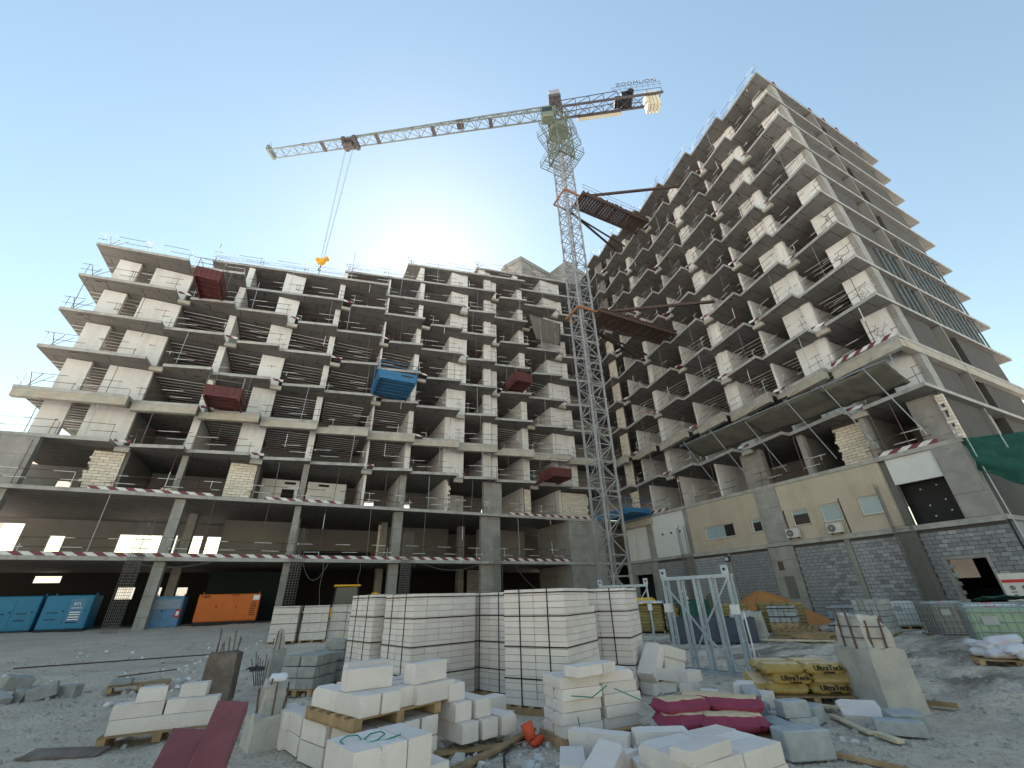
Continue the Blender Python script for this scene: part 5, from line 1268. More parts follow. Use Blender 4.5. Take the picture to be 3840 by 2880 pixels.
# old brown-yellow bags stacked far behind, one thing per wrapped pallet
def bag_pallet(label, x, y, ang, nx_, ny_, nz_, cover=None):
    t = thing('pallet_of_bags', label, 'pallet', (x, y, gh(x, y)), ang, 'far pallets of old cement bags'); wood_pallet(t, nx_ * .62, ny_ * .42)
    for k in range(nz_):
        for i in range(nx_):
            for j in range(ny_):
                if 0 < j < ny_ - 1 and k < nz_ - 1 and 0 < i < nx_ - 1: continue
                obj('bag', OB[(i + j + k) % 3], t, mtx=Matrix.Translation(((i - (nx_ - 1) / 2) * .62 + rng.uniform(-.03, .03), (j - (ny_ - 1) / 2) * .42 + rng.uniform(-.03, .03), .12 + k * .135)) @ Matrix.Rotation(rng.uniform(-.1, .1) + (math.pi if rng.random() < .5 else 0), 4, 'Z'))
    if cover:
        hx, hy, z = nx_ * .33, ny_ * .23, .2 + nz_ * .135
        obj('cover_sheet', sheet('cover_sheet', [(-hx - .1, -hy - .05, z), (hx + .1, -hy - .05, z), (-hx - .1, hy + .05, z + .05), (hx + .1, hy + .05, z + .05)], cover, 10, 6, -.06, 3, .02, .08), t)
        if cover == 'net_green': obj('cover_sheet', sheet('cover_sheet', [(-.3, -hy - .1, z), (hx + .1, -hy - .1, z), (-.2, -hy - .16, .25), (hx + .12, -hy - .18, .15)], cover, 8, 6, 0, 5, .02, .1), t)
bag_pallet('left far pallet of old yellow cement bags with white cover, by crane foot', 16.9, 18.6, R(-48), 2, 3, 8, 'bag_white')
bag_pallet('middle far pallet of old yellow cement bags under a green cover', 17.9, 17.2, R(-48), 3, 3, 8, 'net_green')
bag_pallet('right far pallet of old yellow cement bags before the sand heap', 19.2, 15.6, R(-45), 2, 3, 8)
bag_pallet('yellow bag pallet behind the strapped grey blocks, beside the sand heap', 21.2, 14.6, R(-50), 3, 3, 8)
# white sacks on the right edge
wp = thing('wooden_pallet', 'broken pallet under the white sacks at the right edge', 'pallet', (15.6, 5.35, 0), R(-60)); wood_pallet(wp, 1.3, 1.0)
for i, (x, y, z, a) in enumerate(((15.5, 5.75, .12, 10), (15.3, 5.35, .12, -50), (15.4, 4.95, .12, 20), (15.5, 5.5, .26, -30), (15.35, 5.15, .26, 40), (15.5, 5.3, .4, -60), (15.7, 5.75, .26, 70))):
    bag(f'{ORD[i]} dirty white sack of the pile at the right edge', WB[i % 3], x, y, z, R(a), (R(rng.uniform(-12, 12)), R(rng.uniform(-12, 12))), 'dirty white sacks', name='sack', cat='sack', sc=(1.1, 1.1, 1.1))

# ------------------------------------------------------------------ liquid totes in wire cages
def tote(label, x, y, ang, m):
    t = thing('liquid_tote', label, 'tote', (x, y, gh(x, y)), ang, 'caged liquid totes'); W, D, H_ = 1.2, 1.0, 1.0
    wood_pallet(t, W, D); bdy = MB().bevel_box(W - .06, D - .06, H_, .06, 0, Matrix.Translation((0, 0, .13))).build('tank', m, t)
    MB().tube((0, 0, .13 + H_), (0, 0, .17 + H_), .11, 14).build('cap', 'print_red', t)
    b = MB()
    for z in (.16, .38, .6, .82, 1.04, 1.15):
        for (p, q) in (((-W / 2, -D / 2), (W / 2, -D / 2)), ((W / 2, -D / 2), (W / 2, D / 2)), ((W / 2, D / 2), (-W / 2, D / 2)), ((-W / 2, D / 2), (-W / 2, -D / 2))): b.tube((*p, z), (*q, z), .012, 5)
    for i in range(8):
        xx = -W / 2 + W * i / 7
        for s in (-1, 1): b.tube((xx, s * D / 2, .13), (xx, s * D / 2, 1.15), .012, 5)
        if i < 7:
            yy = -D / 2 + D * i / 6
            for s in (-1, 1): b.tube((s * W / 2, yy, .13), (s * W / 2, yy, 1.15), .012, 5)
    for yy in (-.18, .18): b.tube((-W / 2, yy, 1.15), (W / 2, yy, 1.15), .012, 5)
    b.build('wire_cage', 'cage', t); MB().cbox(.3, .01, .2, Matrix.Translation((-.2, -D / 2 - .012, .85))).build('plate', 'cage', t)
tote('pale green caged liquid tote at the right edge behind white sacks', 17.0, 5.75, R(-62), 'ibc_green')
tote('muddy brown caged liquid tote left of the green one', 23.0, 9.2, R(-40), 'ibc_brown')
tote('white caged liquid tote farthest left, next to the grey stacks', 26.4, 12.3, R(-35), 'ibc_white')
tote('white caged liquid tote peeping over the muddy brown one', 26.0, 10.4, R(-40), 'ibc_white')
tote('stained white caged liquid tote right behind the green one', 18.6, 6.35, R(-62), 'ibc_white')
tote('cloudy caged liquid tote under green netting behind the stained one', 20.9, 6.4, R(-62), 'ibc_white')
o = obj('net_scrap', sheet('net_scrap', [(20.0, 6.8, 1.33), (21.3, 5.4, 1.33), (20.3, 7.2, 1.25), (22.2, 5.9, 1.25)], 'net_green', 10, 6, .02, 8, .02, .12)); tag(o, 'scrap of green netting thrown over the rear tote', 'net')
# ------------------------------------------------------------------ broken pile heads and stumps
def rough_box(l, w, h, seed, amp=.03, cuts=5, top=None, m='concrete', taper=1.0):
    r = random.Random(seed); bm = bmesh.new(); bmesh.ops.create_cube(bm, size=1)
    for v in bm.verts:
        k = taper if v.co.z > 0 else 1.0
        v.co = Vector((v.co.x * l * k, v.co.y * w * k, (v.co.z + .5) * h))
    bmesh.ops.subdivide_edges(bm, edges=bm.edges[:], cuts=cuts, use_grid_fill=True)
    for v in bm.verts:
        n = mnoise.noise_vector((v.co * 4.5 + Vector((seed * 3.1, 0, 0)))); f = 1.0 if top is None else .25 + 1.6 * sstep(h * .75, h, v.co.z)
        v.co += n * amp * f
        if top and v.co.z > h * .9: v.co.z += top * mnoise.noise((v.co.x * 5, v.co.y * 5, seed))
    me = bpy.data.meshes.new('stump'); bm.to_mesh(me); bm.free(); me.materials.append(MATS[m]); return me
mat('pile_concrete', (.37, .35, .32), var=.2, scale=3, stain=.45, stain_col=(.5, .46, .41), stain_scale=2, stain_z=.6, bump=.5, bscale=25)
mat('pile_dust', (.46, .43, .385), var=.2, scale=5, stain=.4, stain_col=(.3, .26, .21), stain_scale=3, bump=.8, bscale=18)
mat('pile_brown', (.15, .115, .095), var=.3, scale=5, stain=.5, stain_col=(.32, .28, .24), stain_scale=3, stain_z=1, bump=.8, bscale=16)
big = thing('pile_stump', 'large broken concrete pile stump with exposed core and rebar, right foreground', 'pile stump', (8.78, 4.72, -.03), R(-24), 'broken concrete pile stumps')
obj('shaft', rough_box(.62, .82, .84, 3, .02, 8, .02, 'pile_concrete', .93), big)
obj('core', rough_box(.52, .66, .5, 5, .055, 11, None, 'pile_dust', .74), big, loc=(.0, 0, .8))
for i in range(9):
    a = i / 9 * 2 * math.pi; x, y = .28 * math.cos(a), .36 * math.sin(a)
    MB().tube((x, y, .78), (x * .9 + rng.uniform(-.03, .03), y * .9 + rng.uniform(-.05, .05), 1.3 + rng.uniform(-.14, .1)), .017, 6).build('rebar', 'rebar', big)
for z in (.98, 1.14): MB().path([(.3 * math.cos(i * math.pi / 4), .385 * math.sin(i * math.pi / 4), z) for i in range(9)], .009, 5).build('stirrup', 'rebar', big)
def stump(label, x, y, w, d, h1, h2, rz, m1, m2, seed, bars=6, bar_h=.25, lean=(0, 0)):
    t = thing('pile_stump', label, 'pile stump', (x, y, gh(x, y) - .02), rz, 'broken concrete pile stumps'); t.rotation_euler = (lean[0], lean[1], rz)
    obj('shaft', rough_box(w, d, h1, seed, .02, 6, .03, m1, .94), t)
    if h2: obj('core', rough_box(w * .65, d * .65, h2, seed + 1, .04, 6, .06, m2, .75), t, loc=(0, 0, h1 - .03))
    for i in range(bars):
        a = i / bars * 2 * math.pi + .4; xx, yy = w * .36 * math.cos(a), d * .36 * math.sin(a)
        MB().tube((xx, yy, h1 - .1), (xx + rng.uniform(-.06, .06), yy + rng.uniform(-.06, .06), h1 + bar_h * rng.uniform(.4, 1.2)), .012, 5).build('rebar', 'rebar', t)
stump('slim leaning concrete pile stump with knocked-off head, left middle ground', .1, 13.45, .32, .32, .8, .4, R(20), 'pile_concrete', 'pile_dust', 11, 6, .35)
stump('short crumbling pile stump with plastic bag on top, left foreground', .12, 7.9, .5, .45, .38, .35, R(15), 'pile_dust', 'pile_dust', 15, 9, .35)
stump('brown rusty pile stump with frayed bars, left of the slim one', -.86, 11.75, .55, .45, .82, 0, R(-10), 'pile_brown', 'pile_dust', 19, 8, .4)
o = obj('plastic_bag', bag_mesh(.24, .2, .1, 44, ['bag_white', 'bag_white'])); tag(o, 'crumpled white plastic bag caught on the crumbling stump', 'bag'); o.location = (.14, 7.9, .70)
b = MB()
for i in range(7): b.tube((-.25 + i * .03, 13.2, .02), (-.42 + i * .06, 13.15, .62 + rng.uniform(-.1, .1)), .011, 5)
tag(b.build('rebar_bundle', 'rebar'), 'small fan of rusty bars leaning left of the slim stump', 'rebar')
o = obj('boulder', rough_box(1.3, 1.2, .95, 23, .08, 6, .1, 'pile_concrete', .85)); tag(o, 'pale broken concrete boulder between the skip and grey stacks', 'boulder'); o.location = (16.3, 12.7, 0); o.rotation_euler = (0, 0, R(30))

# maroon steel angle sticking up, front left
ms = thing('steel_angle', 'maroon painted steel channel leaning up from the ground, front left', 'steel beam', (-.5, 3.6, 0))
def plate(name, pts, n, m, parent, t=.018):
    n = Vector(n).normalized() * t; o_ = Vector((-.5, 3.6, 0)); q = [Vector(p) - o_ for p in pts]; k = len(q); vs = q + [p + n for p in q]
    MB().add(vs, [tuple(range(k)), tuple(reversed(range(k, 2 * k)))] + [(i, k + i, k + (i + 1) % k, (i + 1) % k) for i in range(k)]).build(name, m, parent)
plate('web', [(-.342, 4.988, .959), (-.126, 4.848, .949), (-.287, 3.534, -.05), (-.504, 3.62, -.05)], (.3, .8, -.6), 'maroon_steel', ms)
plate('flange', [(-.366, 4.786, .808), (-.6, 4.913, .82), (-.739, 3.594, -.05), (-.51, 3.60, -.05)], (-.2, .8, -.6), 'maroon_steel', ms)
plate('far_flange', [(-.126, 4.848, .949), (-.126, 5.0, .86), (-.287, 3.70, -.05), (-.287, 3.534, -.05)], (.9, .2, 0), 'maroon_steel', ms)

# ------------------------------------------------------------------ galvanised steel frames
def gframe(label, x, y, ang, w=1.72, d=.2, h=2.05):
    t = thing('lattice_hoist', label, 'steel lattice', (x, y, gh(x, y)), ang, 'galvanised steel frames')
    for s in (0, 1):
        yy = d * s; sp = .045 if s else -.045
        for i in range(5): MB().bar((i * w / 4, yy, .04), (i * w / 4, yy, h - .04), .06, .06).build('post', 'galv', t)
        MB().bar((-.04, yy, h), (w + .04, yy, h), .08, .08).build('top_rail', 'galv', t); MB().bar((-.04, yy, 0.04), (w + .04, yy, .04), .07, .07).build('bottom_rail', 'galv', t)
        if s == 0:
            for (i0, z0, i1, z1) in ((0, h - .1, 1, h * .7), (1, h * .7, 2, h * .42), (4, h - .1, 3, h * .68), (3, h * .68, 2, h * .42), (2, h * .4, 1, h * .1), (2, h * .4, 4, .05)):
                MB().bar((i0 * w / 4, yy + sp, z0), (i1 * w / 4, yy + sp, z1), .035, .035).build('brace', 'galv', t)
    for i in (0, 2, 4):
        for z in (.7, 1.4): MB().bar((i * w / 4, .03, z), (i * w / 4, d - .03, z), .03, .03).build('spacer', 'galv', t)
    for xx in (.02, w - .02):
        MB().box(xx - .08, xx + .08, -.02, .02, h + .04, h + .24).build('lug', 'galv', t); MB().tube((xx, -.024, h + .14), (xx, .024, h + .14), .035, 10).build('lug_hole', 'black', t)
    for xx, z in ((.0, h * .62), (w, h * .6)): MB().box(xx - .075, xx + .075, -.06, .09, z, z + .2).build('wrapped_joint', 'white_paint', t)
    return t
gframe('right galvanised steel lattice frame standing in front of the bag pallets', 9.05, 9.3, R(-76))
gframe('left galvanised steel lattice frame just behind the strapped white pallets', 10.75, 14.4, R(-40))
def cable(name, label, pts, r, m, cat='cable'):
    b = MB().path([Vector(p) for p in pts], r, 6); return tag(b.build(name, m), label, cat)
cable('white_hose', 'white plastic strap hanging from the right steel frame', [(9.5, 7.5, 1.1), (9.45, 7.4, 1.25), (9.4, 7.35, 1.1), (9.35, 7.3, .5), (9.25, 7.3, .05)], .018, 'white_paint')
cable('black_hose', 'black hose lying among the blocks near the bottom edge', [(1.75, 4.9, .03), (2.1, 4.95, .03), (2.45, 5.3, .03), (2.65, 5.75, .03), (2.95, 6.1, .04), (3.3, 6.2, .04)], .016, 'rubber')
# dark skip
sk = thing('skip', 'dark blue steel skip with scrap behind the right steel frame', 'skip', (14.9, 13.3, 0), R(-42))
mat('skip_paint', (.045, .055, .085), rough=.6, var=.25, scale=3, stain=.4, stain_col=(.12, .09, .07), stain_scale=2)
for (x0, x1, y0, y1) in ((-1.5, 1.5, -.65, -.6), (-1.5, 1.5, .6, .65), (-1.5, -1.45, -.6, .6), (1.45, 1.5, -.6, .6)): MB().box(x0, x1, y0, y1, .05, .85).build('side_plate', 'skip_paint', sk)
MB().box(-1.44, 1.44, -.59, .59, .05, .7).build('scrap_fill', 'rebar', sk)
for i in range(9): MB().bar((-1.3 + .3 * i, -.5, .74 + .02 * (i % 3)), (-1.2 + .28 * i, .5, .78), .06, .05).build('scrap_bar', 'wood' if i % 3 == 0 else 'rebar', sk)
# orange sand heap
def heap(name, cx, cy, rx, ry, h, m, seed, n=40):
    mb = MB(); rings = 14
    mb.v.append((0, 0, h))
    for j in range(1, rings + 1):
        for i in range(n):
            a = 2 * math.pi * i / n; t = j / rings; rr = 1 + .18 * mnoise.noise((math.cos(a) * 1.3 + seed, math.sin(a) * 1.3, 0))
            z = h * (1 - t ** 1.5) ** 1.6
            mb.v.append((rx * t * rr * math.cos(a), ry * t * rr * math.sin(a), (z + .12 * mnoise.noise((t * 6, a * 3, seed)) * (t < .97)) if j < rings else -.1))
    for i in range(n): mb.f.append([0, 1 + i, 1 + (i + 1) % n]); mb.m.append(0)
    for j in range(rings - 1):
        for i in range(n): mb.f.append([1 + j * n + i, 1 + (j + 1) * n + i, 1 + (j + 1) * n + (i + 1) % n, 1 + j * n + (i + 1) % n]); mb.m.append(0)
    o = mb.build(name, m, smooth=True); o.location = (cx, cy, gh(cx, cy)); return o
tag(heap('sand_heap', 26.6, 19.2, 4.2, 3.6, 1.75, 'sand_orange', 3), 'orange-brown sand heap against the grey block wall', 'sand heap')
tag(heap('sand_heap', 26.0, 22.6, 1.6, 1.4, 1.7, 'rust_deck', 9), 'small dark soil heap left of the orange sand heap', 'sand heap')

# ------------------------------------------------------------------ generators under the left wing
def generator(label, u0, u1, v, z0, z1, m, depth=1.6, kind=0):
    t = thing('generator', label, 'generator', ((u0 + u1) / 2, v, gh((u0 + u1) / 2, v)), 0, 'generators under the left wing'); w = u1 - u0; g = gh((u0 + u1) / 2, v); a, b = z0 - g, z1 - g
    MB().bevel_box(w, depth, b - a, .05, 0, Matrix.Translation((0, depth / 2, a))).build('housing', m, t); MB().box(-w / 2 + .02, w / 2 - .02, .05, depth - .05, 0, a - .002).build('skid', 'black', t)
    nd = 2 if w < 2.6 else 3
    for i in range(nd):
        x0 = -w / 2 + .12 + i * (w - .2) / nd; x1 = x0 + (w - .2) / nd - .06
        MB().box(x0, x1, -.018, -.002, a + .12, b - .2).build('door', m, t)
        MB().box(x1 - .12, x1 - .06, -.035, -.019, (a + b) / 2, (a + b) / 2 + .12).build('handle', 'black', t)
        if kind == 0:
            for j in range(4): MB().box(x0 + .15, x1 - .3, -.03, -.019, a + .35 + j * .18, a + .4 + j * .18).build('louver', 'black' if j % 2 else m, t)
    if kind == 1:
        for j in range(8): MB().box(-w / 2 + .12, w / 2 - .12, -.03, -.019, b - .25 - .07 * j, b - .22 - .07 * j).build('louver', 'cage', t)
    if kind == 2:
        for j in range(7): MB().box(w / 2 - .55, w / 2 - .2, -.03, -.019, a + .35 + j * .13, a + .4 + j * .13).build('louver', 'black', t)
    for s in (-1, 1): MB().tube((s * (w / 2 - .15), depth / 2, b), (s * (w / 2 - .15), depth / 2, b + .14), .04, 8).build('lifting_eye', m, t)
    return t, a, b
YF = lambda x, z, y=-.04: frame_mtx(Vector((x, y, z)), (1, 0, 0), (0, 0, 1))
g1, a, b = generator('left blue generator half cut by the picture edge side', -16.6, -13.45, 38.9, .72, 2.6, 'blue_gen')
g2, a, b = generator('bright blue generator with white lettered panel', -13.2, -10.9, 38.7, .72, 2.6, 'blue_gen')
MB().box(.1, .82, -.03, -.019, a + .35, b - .2).build('panel', 'blue_gen_old', g2)
lettering('lettering', 'BTL', .22, YF(.46, b - .5), 'print_white', g2); lettering('lettering', 'GENSETS', .13, YF(.46, b - .72), 'print_white', g2)
for j in range(4): MB().box(.2, .72, -.036, -.031, a + .5 + j * .13, a + .56 + j * .13).build('text_line', 'print_white', g2)
g3, a, b = generator('older faded blue generator with louvers and red fire notice', -8.0, -6.15, 38.9, .55, 2.45, 'blue_gen_old', kind=1)
MB().box(.62, .9, -.035, -.02, a + .6, a + 1.1).build('notice', 'print_red', g3); MB().box(.68, .84, -.04, -.036, a + .72, a + .98).build('symbol', 'print_white', g3)
g4, a, b = generator('orange generator numbered T.809 under the left wing', -5.35, -1.55, 38.9, .8, 2.52, 'orange_gen', kind=2)
lettering('lettering', 'T.809', .24, YF(-1.5, b - .17), 'print_dark', g4); lettering('lettering', 'TAIMUR', .14, YF(.3, b - .1), 'print_dark', g4)
MB().box(1.45, 1.85, -.035, -.02, b - .4, b - .1).build('label_plate', 'print_white', g4)
# ------------------------------------------------------------------ backhoe loader behind the far block pallets
bh = thing('backhoe_loader', 'yellow backhoe loader half hidden behind the far white pallets', 'backhoe', (3.6, 32.5, gh(3.6, 32.5) - .1), R(176)); bh.scale = (.94, .94, .94)
MB().box(-1.1, 2.4, -.55, .55, .7, 1.35).build('body', 'yellow_paint', bh); MB().bevel_box(1.5, 1.0, .4, .08, 0, Matrix.Translation((1.7, 0, 1.0))).build('hood', 'yellow_paint', bh)
for (x, y) in ((-.85, -.75), (.75, -.75), (.75, .75), (-.85, .75)): MB().bar((x, y, 1.3), (x * .88, y * .92, 2.55), .09, .09).build('cab_post', 'black', bh)
MB().bevel_box(1.75, 1.6, .12, .04, 0, Matrix.Translation((-.05, 0, 2.55))).build('cab_roof', 'yellow_paint', bh)
MB().box(-.75, .66, -.70, -.68, 1.4, 2.5).build('cab_window', 'cab_glass', bh); MB().box(-.75, .66, .68, .70, 1.4, 2.5).build('cab_window', 'cab_glass', bh); MB().box(.66, .68, -.66, .66, 1.4, 2.5).build('cab_window', 'cab_glass', bh)
for (x, r_) in ((-.9, .72), (1.9, .48)):
    for s in (-1, 1):
        w_ = MB().tube((x, s * .55, r_), (x, s * .95, r_), r_, 22).build('wheel', 'rubber', bh); MB().tube((x, s * .94, r_), (x, s * .965, r_), r_ * .5, 16).build('rim', 'yellow_paint', w_)
for s in (-.5, .5): MB().path([(1.0, s, 1.25), (2.9, s, 1.0), (3.5, s, .5)], .09, 6).build('loader_arm', 'yellow_paint', bh)
k = MB(); k.add([(3.4, -1.1, .05), (4.3, -1.1, .0), (4.0, -1.1, .9), (3.4, -1.1, .85), (3.4, 1.1, .05), (4.3, 1.1, .0), (4.0, 1.1, .9), (3.4, 1.1, .85)], [(0, 1, 2, 3), (7, 6, 5, 4), (0, 4, 5, 1), (0, 3, 7, 4), (3, 2, 6, 7)]); k.build('bucket', 'steel_grey_dark', bh)
MB().path([(-1.1, 0, 1.0), (-1.9, 0, 2.1), (-3.0, 0, 1.7), (-3.4, 0, .8)], .13, 6).build('boom', 'yellow_paint', bh)
# ------------------------------------------------------------------ worker with helmet
def person(label, x, y, rz, z=0.0, h=1.72):
    t = thing('person', label, 'person', (x, y, z), rz)
    me = bpy.data.meshes.new('body')
    V = [(0, 0, .95), (0, 0, 1.15), (0, -.02, 1.38), (0, -.02, 1.46), (0, -.01, 1.55), (0, -.01, 1.64), (-.19, 0, 1.38), (-.26, .02, 1.12), (-.22, -.16, .93), (.19, 0, 1.38), (.27, .03, 1.12), (.2, -.14, .92), (-.09, 0, .88), (-.11, -.03, .48), (-.12, .02, .07), (-.12, -.15, .04), (.09, 0, .88), (.12, .02, .48), (.13, .06, .07), (.13, -.11, .04)]
    E_ = [(0, 1), (1, 2), (2, 3), (3, 4), (4, 5), (2, 6), (6, 7), (7, 8), (2, 9), (9, 10), (10, 11), (0, 12), (12, 13), (13, 14), (14, 15), (0, 16), (16, 17), (17, 18), (18, 19)]
    Rr = [.15, .14, .15, .06, .09, .085, .07, .05, .035, .07, .05, .035, .1, .07, .05, .04, .1, .07, .05, .04]
    me.from_pydata(V, E_, []); o = obj('body', me, t); me.materials.append(MATS['cloth_navy'])
    sk_ = o.modifiers.new('skin', 'SKIN'); sv = me.skin_vertices[0].data
    for i, r_ in enumerate(Rr): sv[i].radius = (r_, r_ * .85); sv[i].use_root = (i == 0)
    o.modifiers.new('sub', 'SUBSURF').levels = 1
    MB().bevel_box(.17, .19, .2, .06, 0, Matrix.Translation((0, -.02, 1.49))).build('face', 'skin', t, smooth=True)
    v = MB(); v.bevel_box(.42, .28, .5, .08, 0, Matrix.Translation((0, 0, .98))); v.build('vest', 'hi_vis', t)
    hm = MB(); n = 14
    for j in range(5):
        a = j / 4 * math.pi / 2
        for i in range(n): hm.v.append((.135 * math.cos(a) * math.cos(i * 2 * math.pi / n), .155 * math.cos(a) * math.sin(i * 2 * math.pi / n) - .01, 1.63 + .13 * math.sin(a)))
    for j in range(4):
        for i in range(n): hm.f.append([j * n + i, j * n + (i + 1) % n, (j + 1) * n + (i + 1) % n, (j + 1) * n + i]); hm.m.append(0)
    hm.build('helmet', 'helmet', t, smooth=True)
person('person in dark clothes, light vest and yellow helmet behind the bag pallets', 19.0, 18.2, R(200), .12)
o = MB().bevel_box(1.9, 1.1, .5, .2, 0).build('yellow_tarp', 'yellow_paint'); tag(o, 'bright yellow machine cover behind the left bag pallet', 'cover'); o.location = (17.6, 20.2, 1.05); o.rotation_euler = (0, 0, R(-40))
o2 = MB().box(-.85, .85, -.45, .45, 0, 1.04).build('cement_mixer_base', 'steel_grey_dark'); tag(o2, 'dark machine body under the bright yellow cover', 'machine'); o2.location = (17.6, 20.2, 0); o2.rotation_euler = (0, 0, R(-40))

# ------------------------------------------------------------------ fittings on the right wing
def air_con(label, v, z):
    t = thing('air_conditioner', label, 'air conditioner', (31.6, v, z), 0, 'outdoor air conditioners on the tan wall')
    MB().bevel_box(.34, .85, .6, .02).build('casing', 'ac_white', t); MB().tube((-.175, .12, .3), (-.195, .12, .3), .24, 20).build('fan_grille', 'rebar_grey', t); MB().tube((-.196, .12, .3), (-.205, .12, .3), .07, 12).build('fan_hub', 'cage', t)
    for s in (-.3, .3): MB().box(-.1, .12, s - .02, s + .02, -.08, 0).build('foot', 'black', t)
air_con('left outdoor air conditioner below the tan wall, beside the concrete pier', 19.15, 5.0); air_con('right outdoor air conditioner below the tan wall windows', 16.35, 4.95)
for i, (v, z0, z1) in enumerate(((19.62, 5.0, 7.0), (15.75, 4.9, 7.1))): tag(MB().path([(32.05, v, z1), (31.98, v, z1 - .2), (31.98, v - .05, z0)], .035, 6).build('refrigerant_pipe', 'black'), f'black pipe running down to the {["left", "right"][i]} air conditioner', 'pipe')
fl = thing('floodlight', 'small floodlight fixed high on the grey block wall', 'lamp', (31.7, 25.1, 3.9)); MB().bevel_box(.16, .4, .4, .03).build('housing', 'black', fl); MB().box(-.1, -.081, -.15, .15, .08, .32).build('lens', 'white_paint', fl)
sg = thing('sign_board', 'pale safety notice board with red band and round pictograms, right edge', 'sign', (23.0, 6.65, 0), R(15))
MB().box(-.02, .02, -1.4, .5, 1.15, 2.02).build('panel', 'ac_white', sg); MB().box(-.03, -.021, -1.38, .48, 1.72, 1.82).build('red_band', 'print_red', sg)
for i in range(6):
    for j in range(2): MB().tube((-.022, .28 - i * .3, 1.56 - .28 * j), (-.03, .28 - i * .3, 1.56 - .28 * j), .075, 14).build('pictogram', 'rebar_grey', sg); MB().box(-.03, -.022, .2 - i * .3, .36 - i * .3, 1.41 - .28 * j, 1.44 - .28 * j).build('text_line', 'plaster_dark', sg)
for y in (-1.3, .4): MB().box(.021, .06, y - .03, y + .03, 0, 2.0).build('post', 'galv', sg)
# parked car seen through the opening in the block wall
car = thing('parked_car', 'black car parked inside, seen through the opening in block wall', 'car', (36.5, 11.6, 0), R(90))
MB().bevel_box(4.3, 1.75, .75, .15, 0, Matrix.Translation((0, 0, .3))).build('body', 'black', car); MB().add([(-1.4, -.75, 1.05), (1.5, -.75, 1.05), (1.5, .75, 1.05), (-1.4, .75, 1.05), (-.9, -.62, 1.5), (.8, -.62, 1.5), (.8, .62, 1.5), (-.9, .62, 1.5)], [(4, 5, 6, 7), (0, 1, 5, 4), (1, 2, 6, 5), (2, 3, 7, 6), (3, 0, 4, 7)]).build('cabin', 'window_dark', car)
for x in (-1.3, 1.3):
    for s in (-1, 1): MB().tube((x, s * .7, .33), (x, s * .9, .33), .33, 18).build('wheel', 'rubber', car)
# neighbouring building glimpsed at the left edge and beyond the openings
nb = thing('neighbour_building', 'pale finished building seen at the far left edge', 'building', (-34, 66, 0))
MB().box(-8, 5.4, 0, 12, 0, 17.2).build('wall', 'distant_white', nb); MB().box(-8.2, 5.7, -.25, 12.2, 17.2, 17.9).build('roof_edge', 'distant_white', nb)
for i in range(4):
    for j in range(5): MB().box(-6.8 + i * 3, -5.4 + i * 3, -.03, -.005, 2 + j * 3.1, 3.8 + j * 3.1).build('window', 'window_glass', nb)
bk = thing('neighbour_building', 'pale low building behind, glimpsed through the first-floor openings', 'building', (-12, 95, 0)); MB().box(-30, 26, 0, 8, 0, 6.2).build('wall', 'distant_white', bk); MB().box(-30.2, 26.2, -.2, 8.2, 6.2, 6.6).build('roof_edge', 'distant_white', bk)
for i in range(12): MB().box(-27 + i * 4.3, -25.6 + i * 4.3, -.03, -.005, 2.2, 3.8).build('window', 'window_glass', bk)
tw = thing('boundary_wall', 'tan boundary wall glimpsed through the opening in block base', 'wall', (58, 12, 0)); MB().box(0, .3, -14, 40, 0, 4.2).build('wall_panel', 'plaster_inner', tw)

# ------------------------------------------------------------------ debris: planks, offcuts, rubble
def plank(label, x, y, z, rz, l, w=.1, t=.025, m='wood_pale', tilt=0):
    o = MB().box(-l / 2, l / 2, -w / 2, w / 2, 0, t).build('plank', m); tag(o, label, 'plank', 'loose planks'); o.matrix_world = Matrix.Translation((x, y, z)) @ Matrix.Rotation(rz, 4, 'Z') @ Matrix.Rotation(tilt, 4, 'Y'); return o
plank('curved pale plank lying by the large stump', 7.23, 4.43, .02, R(56), .95, .1); plank('short pale plank before the bluish grey block', 6.97, 3.87, .01, R(68), .36, .1, .04); plank('broken pale board leaning on rubble beside the yellow bags', 7.78, 5.0, .06, R(60), .8, .16, .03, 'wood_pale', R(8))
plank('long weathered plank at the bottom right edge', 5.9, 3.6, .01, R(101), .75, .09, .03, 'wood'); plank('brown plank end right of the large stump', 9.4, 4.35, .02, R(-70), .5, .14, .05, 'wood')
plank('raised yellowish plank left of the orange boot', 2.95, 6.1, .05, R(22), .8, .1, .03, 'wood', R(-6)); plank('plank under the stepped stack', 2.4, 6.15, .02, R(-12), .9, .12, .03, 'wood'); plank('dark plank near the black hose', 2.3, 5.8, .01, R(30), .7, .12, .03, 'wood')
plank('rusty flat strip lying across the left yard', -4.5, 20.5, .16, R(4), 5.0, .14, .03, 'rust_steel'); plank('thin dark rod on the left yard', -3.0, 17.0, .08, R(35), 1.4, .03, .03, 'rebar')
for i, (x, y, a) in enumerate(((8.9, 5.6, -30), (9.2, 5.3, -40), (9.35, 5.0, -25))): plank(f'{ORD[i]} plank of the flat bundle behind the large stump', x, y, .02 + .03 * i, R(a), 1.3, .12, .03, 'wood')
o = thing('broken_pallet', 'broken light pallet with a grey slab in the left yard', 'pallet', (-2.65, 14.5, .02), R(8)); wood_pallet(o, 1.15, .55); MB().bevel_box(.4, .5, .1, .02, 0, Matrix.Translation((-.36, 0, .125))).build('slab', 'cement_block', o)
for i, (x, y, a, l) in enumerate(((-7.0, 14.6, -6, 2.4), (-6.9, 14.4, -9, 2.0), (-6.6, 14.75, 2, 1.6))): plank(f'{ORD[i]} rough timber behind the tumbled grey heap', x, y, .08 + .04 * i, R(a), l, .16, .05, 'wood')
